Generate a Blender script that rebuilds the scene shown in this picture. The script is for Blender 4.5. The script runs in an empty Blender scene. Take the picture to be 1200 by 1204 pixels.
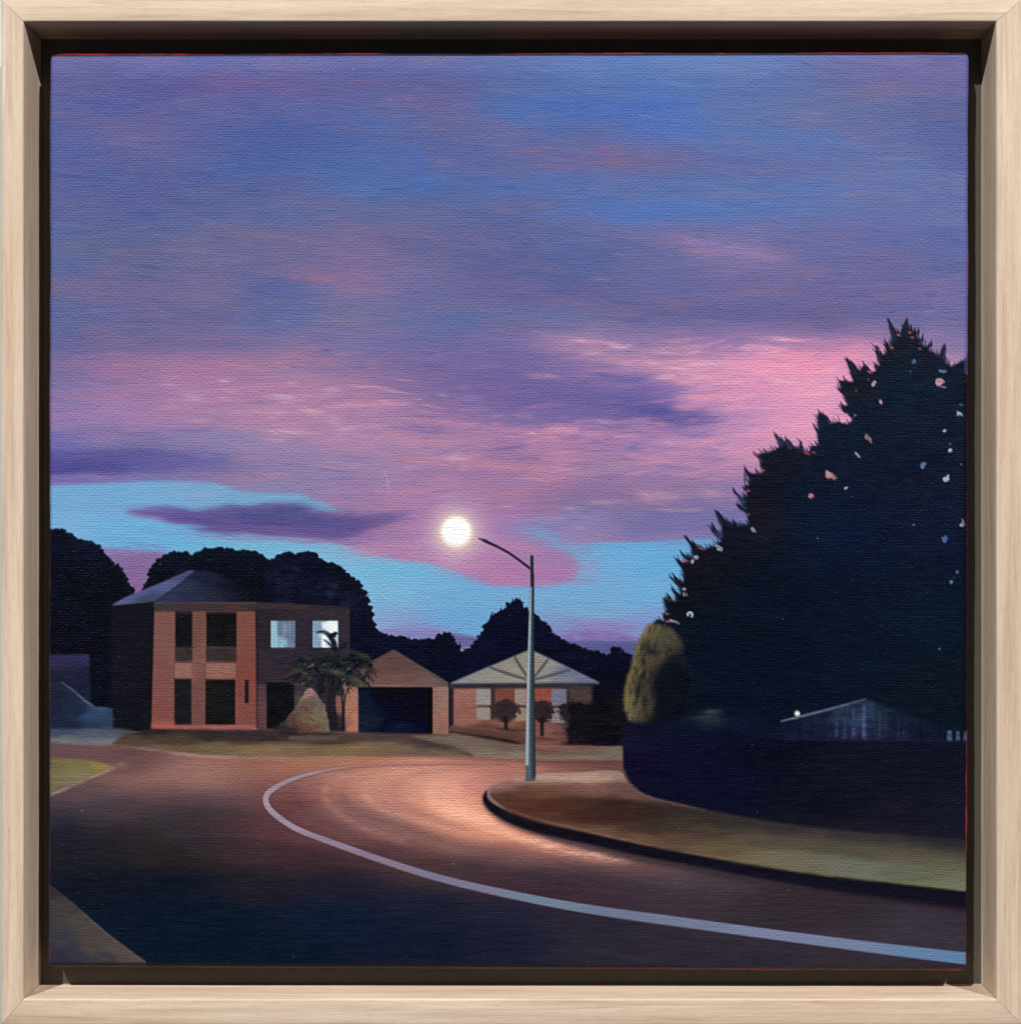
import bpy, math
import numpy as np

# ------------------------------------------------------------------ scale
# One unit of the lay-out below is 0.28 mm; x runs right, y runs down, d runs
# back into the wall from the front face of the frame.
S = 0.00028
CX, CY = 640.0, 640.0            # point of the frame straight in front of the camera
CAM = 1600.0                     # camera distance (lay-out units)
D_CAN, D_LEDGE, D_BACK = 21.5, 54.0, 95.0

def P(x, y, d=0.0):
    """lay-out point -> world metres (x right, z up, y away from the camera)"""
    return ((x - CX) * S, d * S, (CY - y) * S)

def far(x, y, d):
    """lay-out size of something measured at depth d"""
    k = (CAM + d) / CAM
    return CX + (x - CX) * k, CY + (y - CY) * k

# ------------------------------------------------------------------ camera
scene = bpy.context.scene
cam_d = bpy.data.cameras.new('camera')
cam = bpy.data.objects.new('camera', cam_d)
scene.collection.objects.link(cam)
scene.camera = cam
cam.location = (0, -CAM * S, 0)
cam.rotation_euler = (math.radians(90), 0, 0)
cam_d.sensor_fit = 'HORIZONTAL'
cam_d.sensor_width = 36.0
cam_d.lens = 36.0 * CAM / 1200.0
cam_d.shift_x = (600.0 - CX) / 1200.0
cam_d.shift_y = -(602.0 - CY) / 1200.0
cam_d.clip_start = 0.01
cam_d.clip_end = 50.0

# ------------------------------------------------------------------ light
world = bpy.data.worlds.new('World')
scene.world = world
world.use_nodes = True
world.node_tree.nodes['Background'].inputs[0].default_value = (0.93, 0.96, 1.0, 1)
world.node_tree.nodes['Background'].inputs[1].default_value = 0.09

def lamp(name, side, slope, dist, watts, size):
    L = bpy.data.lights.new(name, 'AREA')
    L.shape = 'DISK'; L.size = size; L.energy = watts
    L.color = (1.0, 0.975, 0.94)
    o = bpy.data.objects.new(name, L)
    v = np.array([side, -1.0, slope]); v = v / np.linalg.norm(v)
    o.location = tuple(v * dist)
    scene.collection.objects.link(o)
    from mathutils import Vector
    o.rotation_euler = Vector(tuple(-v)).to_track_quat('-Z', 'Y').to_euler()
    return o
lamp('gallery_lamp', 0.86, 1.12, 5.0, 205, 0.06)
lamp('gallery_lamp', -0.58, 1.12, 5.0, 240, 0.06)

scene.view_settings.view_transform = 'Standard'
scene.view_settings.look = 'None'
scene.view_settings.gamma = 1
scene.view_settings.use_curve_mapping = False
scene.view_settings.exposure = 0

#PAINT-BEGIN
# ================================================================== PAINTING
# The picture on the canvas, laid down stroke by stroke into a colour field.
OX, OY, W, H = 48, 54, 1100, 1098
YY, XX = np.mgrid[OY:OY + H, OX:OX + W].astype(np.float32)
IMG = np.zeros((H, W, 3), np.float32)
HGT = np.zeros((H, W), np.float32)            # paint thickness
IDM = np.zeros((H, W), np.uint8)
KEYS = ['painted_sky']

def kid(key):
    if key not in KEYS: KEYS.append(key)
    return KEYS.index(key)

def hx(c):
    if isinstance(c, str): return np.array([int(c[i:i + 2], 16) for i in (0, 2, 4)], np.float32)
    return np.array(c, np.float32)

def vn(sx, sy, seed):
    """smooth value noise in -1..1 with cells sx by sy"""
    r = np.random.RandomState(seed)
    gw, gh = int(W / sx) + 3, int(H / sy) + 3
    g = r.uniform(-1, 1, (gh, gw)).astype(np.float32)
    fx = (XX - OX) / sx; fy = (YY - OY) / sy
    ix = fx.astype(int); iy = fy.astype(int)
    tx = fx - ix; ty = fy - iy
    tx = tx * tx * (3 - 2 * tx); ty = ty * ty * (3 - 2 * ty)
    a = g[iy, ix] * (1 - tx) + g[iy, ix + 1] * tx
    b = g[iy + 1, ix] * (1 - tx) + g[iy + 1, ix + 1] * tx
    return a * (1 - ty) + b * ty

WX = vn(60, 22, 1) * 14 + vn(24, 9, 2) * 7 + vn(10, 4, 3) * 3.5
WY = vn(70, 26, 4) * 5 + vn(28, 9, 5) * 3 + vn(14, 3.2, 6) * 1.6
FN = vn(9, 2.2, 7) * .5 + vn(22, 3, 8) * .35 + vn(4, 1.6, 9) * .3   # dry brush

def blur(a, sx, sy=None):
    sy = sx if sy is None else sy
    for ax, s in ((0, sy), (1, sx)):
        if s < .3: continue
        r = max(1, int(math.ceil(s * 2.6)))
        k = np.exp(-.5 * (np.arange(-r, r + 1) / s) ** 2); k /= k.sum()
        pad = [(0, 0), (0, 0)]; pad[ax] = (r, r)
        p = np.pad(a, pad, mode='edge')
        out = np.zeros_like(a)
        for i, w in enumerate(k):
            sl = [slice(None), slice(None)]; sl[ax] = slice(i, i + a.shape[ax])
            out += w * p[tuple(sl)]
        a = out
    return a

SSC = 4
def poly(pts, soft=0.0, softy=None):
    """anti-aliased coverage of a closed outline -> (slice_y, slice_x, mask)"""
    pts = np.array(pts, np.float64)
    pad = int(3 + 3 * max(soft, softy or 0))
    x0 = int(max(OX, math.floor(pts[:, 0].min()) - pad)); x1 = int(min(OX + W, math.ceil(pts[:, 0].max()) + pad + 1))
    y0 = int(max(OY, math.floor(pts[:, 1].min()) - pad)); y1 = int(min(OY + H, math.ceil(pts[:, 1].max()) + pad + 1))
    w, h = x1 - x0, y1 - y0
    if w <= 0 or h <= 0: return None
    acc = np.zeros((h, w + 2), np.float32)
    ax, ay = pts[:, 0], pts[:, 1]; bx, by = np.roll(ax, -1), np.roll(ay, -1)
    for j in range(h * SSC):
        y = y0 + (j + .5) / SSC - .5
        m = (ay <= y) != (by <= y)
        if not m.any(): continue
        xs = np.sort(ax[m] + (y - ay[m]) / (by[m] - ay[m]) * (bx[m] - ax[m])) - x0 + .5
        row = acc[j // SSC]
        for k in range(0, len(xs) - 1, 2):
            a = min(max(xs[k], 0), w); b = min(max(xs[k + 1], 0), w)
            if b <= a: continue
            ia, ib = int(a), int(b)
            if ia == ib: row[ia] += b - a
            else:
                row[ia] += ia + 1 - a
                row[ia + 1:ib] += 1
                row[ib] += b - ib
    m = acc[:, :w] / SSC
    if soft > 0: m = blur(m, soft, softy)
    return slice(y0 - OY, y1 - OY), slice(x0 - OX, x1 - OX), np.clip(m, 0, 1)

def paint(mk, col, op=1.0, key=None, dry=0.0, thick=0.0):
    if mk is None: return
    sy, sx, m = mk
    m = m * op
    if dry > 0: m = np.clip(m * (1 + dry * 1.6 * FN[sy, sx]) , 0, 1) if op < 1 else np.clip(m * (1 + dry) - dry * (.5 + .8 * FN[sy, sx]) * (m < .93), 0, 1)
    c = col[sy, sx] if isinstance(col, np.ndarray) and col.ndim == 3 else hx(col)
    IMG[sy, sx] = IMG[sy, sx] * (1 - m[..., None]) + c * m[..., None]
    if thick: HGT[sy, sx] += m * thick
    if key is not None:
        i = kid(key)
        s = IDM[sy, sx]; s[m > .5] = i

def samples(lst, ax, ay, eps=.06, warp=.8):
    """smooth field through scattered colour notes (x, y, colour)"""
    st = 4
    yy = YY[::st, ::st] + WY[::st, ::st] * warp; xx = XX[::st, ::st] + WX[::st, ::st] * warp
    num = np.zeros(yy.shape + (3,), np.float32); den = np.zeros(yy.shape, np.float32)
    for (x, y, c) in lst:
        d = ((xx - x) / ax) ** 2 + ((yy - y) / ay) ** 2
        w = 1.0 / (d + eps) ** 2 * np.exp(-d * .05) + 1e-9
        num += w[..., None] * hx(c); den += w
    f = num / den[..., None]
    # upsample
    fy = (YY - OY) / st; fx = (XX - OX) / st
    iy = np.minimum(fy.astype(int), f.shape[0] - 2); ix = np.minimum(fx.astype(int), f.shape[1] - 2)
    ty = (fy - iy)[..., None]; tx = (fx - ix)[..., None]
    return (f[iy, ix] * (1 - tx) + f[iy, ix + 1] * tx) * (1 - ty) + (f[iy + 1, ix] * (1 - tx) + f[iy + 1, ix + 1] * tx) * ty

def dab(x, y, rx, ry, col, op=.8, ang=0.0, pw=2.0, warp=1.0, key=None, thick=0.0, dry=.8):
    """soft elliptical touch of the brush with broken edges"""
    R = max(rx, ry) * 2.0 + 16
    x0 = int(max(0, x - R - OX)); x1 = int(min(W, x + R - OX)); y0 = int(max(0, y - R - OY)); y1 = int(min(H, y + R - OY))
    if x1 <= x0 or y1 <= y0: return
    sy, sx = slice(y0, y1), slice(x0, x1)
    s = min(1.0, rx / 26.0) * warp; s2 = min(1.0, ry / 7.0) * warp
    dx = XX[sy, sx] + WX[sy, sx] * s - x; dy = YY[sy, sx] + WY[sy, sx] * s2 - y
    a = math.radians(ang); c, sn = math.cos(a), math.sin(a)
    u = (dx * c + dy * sn) / rx; v = (-dx * sn + dy * c) / ry
    m = np.exp(-(u * u + v * v) ** (pw / 2) * 1.1)
    m = np.clip(m * (1 + dry * FN[sy, sx]), 0, 1)
    paint((sy, sx, m), col, op, key, 0, thick)

def line(pts, ws, col, op=1.0, soft=0.5, key=None, dry=0.0, thick=0.0, fine=True):
    """brush line along pts with widths ws"""
    pts = np.array(pts, float)
    ws = np.array(ws if hasattr(ws, '__len__') else [ws] * len(pts), float)
    if fine and len(pts) > 2: pts, ws = spline(pts, ws)
    d = np.gradient(pts, axis=0); n = np.stack([-d[:, 1], d[:, 0]], 1)
    n /= np.maximum(np.linalg.norm(n, axis=1, keepdims=True), 1e-6)
    o = np.concatenate([pts + n * ws[:, None] / 2, (pts - n * ws[:, None] / 2)[::-1]])
    paint(poly(o, soft), col, op, key, dry, thick)

def spline(pts, ws=None, step=5.0):
    pts = np.array(pts, float); out = []; wo = []
    n = len(pts)
    for i in range(n - 1):
        p0, p1, p2, p3 = pts[max(i - 1, 0)], pts[i], pts[i + 1], pts[min(i + 2, n - 1)]
        k = max(2, int(np.linalg.norm(p2 - p1) / step))
        for t in np.arange(k) / k:
            out.append(.5 * ((2 * p1) + (-p0 + p2) * t + (2 * p0 - 5 * p1 + 4 * p2 - p3) * t * t + (-p0 + 3 * p1 - 3 * p2 + p3) * t ** 3))
            if ws is not None: wo.append(ws[i] * (1 - t) + ws[i + 1] * t)
    out.append(pts[-1])
    if ws is None: return np.array(out)
    wo.append(ws[-1]); return np.array(out), np.array(wo)

def chip(x, y, rx, ry, col, ang, key, seed):
    q_ = np.random.RandomState(seed); n = 11; a = math.radians(ang); pts = []
    for i in range(n):
        t = 2 * math.pi * i / n; k = q_.uniform(.62, 1.22)
        u_, v_ = rx * k * math.cos(t), ry * k * math.sin(t)
        pts.append((x + u_ * math.cos(a) - v_ * math.sin(a), y + u_ * math.sin(a) + v_ * math.cos(a)))
    paint(poly(pts, .35), col, .97, key, 0, .9)
    if rx * ry > 8:
        d = q_.uniform(-.4, .4) * ry
        p0 = (x - rx * .9 * math.cos(a) - d * math.sin(a), y - rx * .9 * math.sin(a) + d * math.cos(a)); p1 = (x + rx * .7 * math.cos(a) - d * math.sin(a), y + rx * .7 * math.sin(a) + d * math.cos(a))
        line([p0, p1], [.5, .9], hx(col) * .45, .55, .3, fine=False)

def leafy(pts, amp, step, seed):
    """roughen an outline with leaf-sized bumps"""
    r = np.random.RandomState(seed); pts = np.array(pts, float); out = []
    for i in range(len(pts) - 1):
        a, b = pts[i], pts[i + 1]; L = np.linalg.norm(b - a); k = max(1, int(L / step))
        d = (b - a) / max(L, 1e-6); n = np.array([d[1], -d[0]])
        for j in range(k):
            t = (j + r.uniform(-.3, .3)) / k
            out.append(a + (b - a) * max(t, 0) + n * r.uniform(-.35, 1) * amp)
    out.append(pts[-1]); return out

def fringe(pts, col, n=1.0, r0=1.6, r1=4.2, out=1.8, seed=0, op=.9):
    """leaf clusters dabbed along an outline"""
    q_ = np.random.RandomState(seed + 500); pts = np.array(pts, float)
    if r1 > 4:
        for i in range(len(pts) - 1):
            a, b = pts[i], pts[i + 1]; nn = np.array([(b - a)[1], -(b - a)[0]]) / max(np.linalg.norm(b - a), 1e-6)
            for j in range(max(1, int(np.linalg.norm(b - a) / 7))):
                p = a + (b - a) * q_.uniform() + nn * q_.uniform(-2, 1.5); k = q_.uniform(3.5, 7)
                o = [(p[0] + k * q_.uniform(.6, 1.15) * math.cos(t), p[1] + k * .8 * q_.uniform(.6, 1.15) * math.sin(t)) for t in np.linspace(0, 6.28, 15)[:-1]]
                paint(poly(o, .5), hx(col) + q_.uniform(-2, 3), .95)
    for i in range(len(pts) - 1):
        a, b = pts[i], pts[i + 1]; L = np.linalg.norm(b - a)
        if L < .5: continue
        nn = np.array([(b - a)[1], -(b - a)[0]]) / L
        for j in range(max(1, int(L * n * .55))):
            p = a + (b - a) * q_.uniform() + nn * q_.uniform(-1.5, out * 1.5)
            k = q_.uniform(r0, r1); m_ = 8; an = q_.uniform(0, 6.28)
            o = [(p[0] + k * q_.uniform(.45, 1.2) * math.cos(an + t), p[1] + k * .75 * q_.uniform(.45, 1.2) * math.sin(an + t)) for t in np.linspace(0, 6.28, m_)[:-1]]
            paint(poly(o, .45), hx(col) + q_.uniform(-3, 5), op)

def rect(x0, y0, x1, y1): return [(x0, y0), (x1, y0), (x1, y1), (x0, y1)]

# ------------------------------------------------------------------ sky
XS = [60, 150, 240, 330, 420, 510, 600, 690, 780, 870, 960, 1050, 1135]
SKY = {
 70:  '6668a8 6a6fae 6a70b0 6c74b2 6a70ae 6a70ae 6478b4 6480c0 6484c4 6480be 6a78b4 7070ac 6c68a6',
 100: '5e62a0 5e609c 62609c 6664a0 6262a0 6062a0 566eac 5474b8 5276ba 5874b4 5e70aa 6468a4 6466a4',
 130: '5c66a0 6064a0 6468a0 5a68a4 5c68a4 6668a0 5470b2 4c6eb8 4870c4 5a72b0 5c70aa 586aa6 5a64a0',
 160: '5868a4 6a6aa0 5a66a2 4c64a6 5068a8 5e689e 5a6aaa 5c6aa6 5070bc 5272b4 5a70ae 5c6cac 5462a2',
 190: '5666a4 5866a2 5068a6 4a66a8 4a6aae 5c68a4 5c68a2 6868a0 6668a0 5a6cac 5a70b2 5e70ae 5866a6',
 220: '5a66a0 5a66a0 5666a0 5466a2 4c6cae 5068a6 526cb0 546eb0 566eae 5470b2 5a72b4 5e72b2 5e6eae',
 250: '5e66a0 5866a2 5a6aa2 586aa2 5a68a0 5666a2 5a669e 5a6cae 4e70b8 5272b6 5c70b2 606eae 6470b0',
 280: '5a68a6 5e689e 6a6a9c 66689c 70689c 60629a 62649c 6068a2 6068a4 6a6ca8 6468a8 6468a8 6068aa',
 310: '5c6aa4 6a689c 6c6a9e 62689e 7c6a9e 6c669c 625e98 5c629c 6466a0 7a70a8 6c68a4 6866a2 6468a6',
 340: '6a66a0 7068a0 7a6ca0 5a66a2 7a6ca0 7068a0 685e98 645e98 6a649e 6c64a0 6c64a0 6c66a4 6c68a8',
 370: '646aa4 6c68a0 706a9e 626aa4 6e6a9e 6c669c 68649c 6a629a 645e98 625e9a 645e9a 6864a0 6c68a6',
 400: '6a6aa0 7a6c9e 806ca0 7a6ea2 7a6aa2 6a649e 7464a0 9c78a8 866ca4 8068a4 906ea6 8c70a8 8070a8',
 430: '8470a2 9c74a2 b07aa6 a076a4 8a6ca0 7260a0 6c5ca0 8e6ea6 aa7cac cc88b2 d888b4 c884b4 a080b0',
 460: '9078aa aa7ca8 b87eac b87ca8 9a70a4 7c64a0 6a58a0 6e5ca4 7460a8 b87eb2 d68cb8 d48cba d48cba',
 490: '9a7cb0 a87eb0 a67cae b880ac aa78aa 8866a0 7862a4 7260a4 5c5498 a078b0 cc88b6 d08ab8 d08ab8',
 520: '7a70b0 8674a8 8c74ac a07cae b07cac a276a8 a070a8 b078a8 a478b0 c084b2 c886b4 c886b4 c886b4',
 550: '6256a0 5e56a0 7868a8 9078ac 9a7aac a276a8 a070a2 a878a8 a078aa b47eb0 b880b0 b880b0 b880b0',
 580: '8e80b8 8c7eb6 9078b0 9080b4 a076aa a878ac a474a4 9070a4 9c74a4 a078ac a078ac a078ac a078ac',
 610: '9080b8 9080b8 947cb0 9a76aa a074aa a674ac a878b0 9082b8 8074ac 7c74b0 8878b0 8878b0 8878b0',
 640: '9080b8 9080b8 947cb0 9a76aa a87aae b07cb0 a880b4 9a80b6 8c80b8 7c80b8 7c80b8 7c80b8 7c80b8',
 670: '8a6ca4 8c6a9c 8a6a9c 9a78ae b07cb0 b07cb0 b080b4 a080b8 a080b8 8c80b8 7c80b8 7c80b8 7c80b8',
 700: '7a6498 8a6498 8a6498 8a70a8 b07cb0 b07cb0 b080b4 a080b8 a080b8 8c80b8 7c80b8 7c80b8 7c80b8',
}
ys = sorted(SKY); G = np.array([[hx(c) for c in SKY[y].split()] for y in ys], np.float32)
u = np.clip(np.interp(XX + WX * .9, XS, np.arange(len(XS))), 0, len(XS) - 1.001)
v = np.clip(np.interp(YY + WY * .9, ys, np.arange(len(ys))), 0, len(ys) - 1.001)
iu, iv = u.astype(int), v.astype(int); tu, tv = (u - iu)[..., None], (v - iv)[..., None]
tu = tu * tu * (3 - 2 * tu); tv = tv * tv * (3 - 2 * tv)
IMG[:] = (G[iv, iu] * (1 - tu) + G[iv, iu + 1] * tu) * (1 - tv) + (G[iv + 1, iu] * (1 - tu) + G[iv + 1, iu + 1] * tu) * tv
n1 = vn(46, 6, 21) * .6 + vn(18, 3.0, 22) * .5 + vn(90, 14, 23) * .5
IMG += np.clip(vn(75, 16, 25) * .7 + vn(34, 7, 26) * .6, 0, 1)[..., None] * np.array([13, 2, -5], np.float32)
IMG += n1[..., None] * np.array([5.5, 1.5, -2.0], np.float32) + (vn(30, 4, 24) * 2.2)[..., None]

for d in [  # x, y, rx, ry, colour, opacity, angle
 (265, 102, 30, 8, '7a6a9c', .5, 0), (185, 158, 30, 7, '7a6e98', .6, -8), (345, 180, 60, 16, '4862a8', .7, 0),
 (350, 100, 25, 10, '6c649e', .5, 0), (485, 190, 26, 30, '4468b6', .7, 20), (505, 216, 18, 9, '4470be', .6, 0),
 (470, 150, 34, 9, '4c6cb2', .5, 0), (525, 125, 34, 9, '6e669c', .75, 14), (580, 144, 48, 9, '6a689c', .75, 16),
 (622, 177, 28, 5, '7c6698', .7, -4), (575, 120, 45, 8, '4c6eb4', .5, 5),
 (715, 178, 34, 7, '7e6696', .75, -6), (722, 190, 24, 5, '82648e', .6, -4), (780, 170, 60, 8, '6e689e', .4, 4),
 (745, 132, 34, 7, '486ebe', .8, 14), (785, 145, 40, 9, '4a70be', .85, 14), (830, 156, 34, 5, '4a6cbc', .6, 8),
 (745, 245, 70, 13, '4a70ba', .6, 0), (830, 245, 60, 10, '4c70ba', .5, 0), (940, 165, 50, 9, '4e74be', .6, 0),
 (1010, 152, 40, 8, '6a6ca4', .5, 0), (900, 202, 80, 5, '6a6aa2', .6, 0), (1090, 170, 40, 22, '5262a2', .5, 15),
 (760, 286, 40, 6, '8c709e', .7, 8), (830, 290, 62, 8, '8e74ae', .8, 12), (885, 300, 34, 7, '9a7eb6', .7, 12),
 (815, 296, 18, 3, 'a0729e', .8, 5), (945, 318, 42, 6, '7c6a9e', .7, 14), (1030, 265, 50, 12, '706cac', .4, 0),
 (1040, 82, 60, 8, '6c66a6', .6, 4), (985, 92, 24, 12, '6866a2', .5, 0), (100, 235, 26, 6, '6c669c', .3, 0),
 (135, 315, 22, 4, '7e6a98', .6, 0), (205, 290, 18, 4, '74709a', .5, 0), (215, 283, 30, 5, '78709a', .4, 0),
 (385, 327, 60, 6, '8c6a98', .75, 0), (372, 328, 22, 3, '9a6c94', .7, 0), (310, 342, 30, 13, '5462a2', .7, 0),
 (345, 365, 30, 9, '5c68a4', .6, 0), (100, 310, 34, 12, '5468a6', .5, 0), (70, 378, 36, 11, '626aa4', .6, 0),
 (395, 240, 26, 5, '74689a', .5, 0), (180, 280, 26, 8, '5c68a0', .5, 0), (230, 345, 60, 12, '76699e', .4, 0),
 (615, 303, 60, 12, '605c98', .5, 0), (560, 340, 70, 14, '6a6098', .5, 0), (705, 345, 70, 10, '605c98', .4, 0),
 (550, 378, 60, 8, '5e66a0', .5, 0), (650, 375, 60, 9, '6a6ca0', .5, 0),
 # pink belt, left
 (150, 425, 70, 10, 'a076a2', .5, -4), (160, 432, 40, 9, 'ac76a0', .6, -6), (240, 440, 60, 14, 'b078a6', .6, 5),
 (250, 425, 30, 5, 'b87ca2', .5, 0), (310, 455, 60, 14, 'ae76a2', .6, 8), (150, 466, 60, 7, 'b47ca6', .6, 2),
 (330, 485, 80, 13, 'b47aa4', .6, 6), (350, 445, 60, 4, 'a87aa8', .5, 4), (310, 472, 26, 4, '9478a8', .6, 0),
 (335, 505, 45, 4, 'c084ac', .7, 4), (270, 502, 50, 5, 'b47ea6', .4, 4), (410, 517, 60, 7, 'bc80aa', .7, 6),
 (430, 478, 60, 6, 'b87cac', .6, 4), (80, 500, 40, 5, 'a682b2', .7, -3), (75, 460, 34, 6, 'a07cb0', .5, 0),
 (100, 520, 80, 10, '8676ac', .6, 0), (260, 520, 90, 10, '9482b2', .5, 0), (290, 512, 24, 4, '8c80b4', .6, 0),
 (290, 562, 60, 9, 'a47aa6', .5, 0), (320, 558, 26, 4, 'b08098', .4, 0), (420, 545, 80, 12, '9a7cae', .5, 0),
 # dark left cloud
 (90, 545, 62, 13, '5c5296', .75, -2), (130, 535, 70, 8, '5c549a', .7, 4), (90, 550, 36, 6, '524b8e', .7, -2),
 (190, 545, 60, 8, '6c60a2', .6, 3), (68, 524, 26, 8, '6e6cae', .5, 0), (130, 562, 110, 4, '9080b4', .6, 1),
 # centre violet
 (560, 440, 120, 26, '6c5c9e', .6, 5), (640, 470, 120, 20, '6656a2', .6, 4), (600, 412, 60, 8, '6c5aa0', .7, 6),
 (660, 418, 40, 7, '6656a0', .6, 6), (740, 445, 48, 10, '6c5ca8', .7, 12), (770, 478, 52, 9, '5850a0', .85, 8),
 (760, 485, 36, 6, '4a4a98', .8, 0), (820, 487, 34, 6, '665cae', .8, 4), (560, 480, 60, 12, '7462a6', .5, 0),
 (500, 385, 60, 8, '5e66a2', .4, 0), (545, 375, 26, 5, '5a68a6', .4, 0), (470, 415, 60, 10, '76649e', .5, 0),
 (590, 430, 30, 4, '8e6ca4', .5, 5), (575, 505, 26, 7, 'a070a8', .5, 0), (640, 500, 50, 6, 'a874a8', .6, 0),
 (730, 520, 60, 6, '8a6cae', .6, 5), (540, 500, 40, 7, 'a878ac', .6, 4), (505, 510, 16, 6, '6e5ca0', .6, 0),
 (588, 528, 26, 5, '6a5aa0', .75, -4), (620, 538, 20, 4, '7464a4', .5, 0), (480, 525, 80, 6, 'a880ae', .5, 3),
 (640, 515, 50, 6, 'b078a4', .5, 3), (500, 540, 50, 4, 'b4789c', .7, 3), (570, 545, 60, 4, 'b47c9e', .5, 4),
 (685, 545, 24, 7, '7a6aa8', .7, -4), (720, 530, 40, 6, '9a78b0', .6, 0), (700, 560, 40, 6, 'a8789e', .4, 0),
 (605, 568, 20, 5, '8c80b4', .6, 0), (560, 575, 60, 6, 'a470a0', .5, 2), (640, 580, 50, 6, 'a66f98', .5, 0),
 (620, 552, 40, 3, 'c080a4', .6, 4), (670, 556, 34, 3, 'c888a8', .6, 0), (680, 540, 18, 3, 'd080a8', .7, 0),
 (690, 590, 40, 8, '8a70a4', .5, 0), (740, 597, 50, 6, '8c74a4', .6, 0), (645, 598, 14, 4, 'aa6488', .5, 10),
 # pink glow, right
 (690, 405, 50, 9, 'a078a6', .7, 5), (720, 425, 60, 7, 'b07eaa', .6, 5), (790, 430, 60, 10, 'b480ac', .6, 8),
 (860, 415, 60, 9, 'b87eae', .6, 8), (930, 425, 90, 16, 'd484b0', .6, 0), (900, 440, 60, 7, 'd888b2', .6, -3),
 (850, 465, 50, 10, 'cc86b2', .6, -6), (940, 470, 70, 22, 'd88ab6', .5, 0), (960, 420, 60, 8, 'de82ac', .6, -6),
 (820, 440, 40, 6, 'c08ab4', .6, 6), (990, 405, 40, 6, 'c87eae', .6, 0), (960, 400, 60, 4, 'a878ae', .7, 0),
 (860, 500, 60, 12, 'c084b4', .6, -4), (900, 520, 70, 12, 'c886b2', .6, -3), (825, 508, 20, 5, '8a6cb0', .7, 0),
 (800, 460, 14, 4, '6a62ae', .6, 0), (780, 505, 40, 7, '8a68ae', .5, -6), (770, 520, 24, 4, '7860a8', .5, -20),
 (880, 545, 60, 7, 'c084b0', .5, 0), (760, 545, 60, 7, 'b488b4', .6, -4), (880, 560, 60, 8, 'a87aac', .6, 0),
 (800, 565, 60, 6, 'a478a4', .5, 0), (830, 580, 60, 8, '947aae', .6, 0), (790, 610, 80, 12, '8074ac', .6, 3),
 (820, 555, 26, 3, 'cc84ac', .7, -6), (930, 400, 16, 2, 'd898b8', .8, 0),
 # bright flecks
 (682, 400, 12, 2.6, 'd8a0bc', .9, 6), (726, 405, 13, 3.2, 'dca4bc', .9, 8), (696, 414, 13, 3, 'c890ac', .8, 0),
 (640, 444, 16, 3, 'c890b4', .8, 4), (655, 506, 24, 6, 'd68cb0', .85, 0), (670, 507, 12, 3, 'dc94b2', .7, 0),
 (538, 537, 15, 4, 'cc98b8', .9, 4), (710, 590, 17, 3, 'c898ac', .8, 0), (765, 582, 20, 5, 'd098b0', .85, 6),
 (780, 540, 24, 5, 'cc80a8', .7, 0), (760, 500, 24, 6, 'c07eae', .5, 0), (800, 520, 26, 4, 'd08cae', .5, 0),
 (820, 427, 16, 2.4, 'd8a0bc', .9, 0), (915, 399, 14, 2.2, 'd8a0bc', .9, 0), (786, 413, 22, 2.2, 'c49ab8', .7, 0),
 (890, 408, 24, 2.4, 'cc98b8', .7, -2), (880, 450, 34, 4, 'e094b6', .6, 0), (900, 428, 50, 3.4, 'e28cb0', .6, -3),
 (860, 480, 30, 4, 'd890b6', .5, 0), (822, 466, 22, 6, 'e094b6', .6, -3), (940, 495, 40, 3.4, 'dc90b8', .5, 0),
 (222, 465, 12, 6, 'caa0bc', .75, 0), (266, 446, 9, 2.6, 'd49cbe', .8, 0), (272, 458, 14, 2.6, 'c894b4', .6, 8),
 (335, 466, 15, 4, 'cc9cba', .8, 6), (388, 458, 12, 3.6, 'cc9cba', .8, 4), (366, 482, 14, 5, 'd09cb8', .8, 0),
 (318, 484, 18, 3.4, 'cc94b4', .7, 0), (282, 484, 16, 3, 'c490b0', .6, 0), (335, 507, 20, 3, 'd498b6', .85, 3),
 (410, 502, 16, 3.4, 'c894b6', .8, 0), (418, 476, 22, 2.6, 'cc94b4', .7, 4), (360, 510, 14, 2.6, 'd4a0b4', .7, 0),
 (460, 476, 18, 3, 'cc90b4', .6, 0), (440, 502, 26, 3, 'c890b8', .5, 0), (835, 582, 12, 4, 'cc9cb0', .8, 0),
 (675, 598, 12, 1.6, 'c8a0b4', .7, 0), (625, 563, 16, 2, 'c890ac', .7, 4), (785, 600, 16, 2, 'c090ac', .6, 0),
]: dab(*d)
r = np.random.RandomState(5)
for i in range(420):      # loose horizontal strokes picking up neighbouring colour
    x, y = r.uniform(70, 1130), r.uniform(80, 600); iy, ix = int(y - OY), int(x - OX)
    c = IMG[iy, ix] + r.uniform(-1, 1) * np.array([10, 4, 1]) + r.uniform(-4, 4)
    dab(x + r.uniform(-30, 30), y + r.uniform(-7, 7), r.uniform(10, 38), r.uniform(1.6, 5), c, r.uniform(.25, .6), r.uniform(-6, 9))

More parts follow.
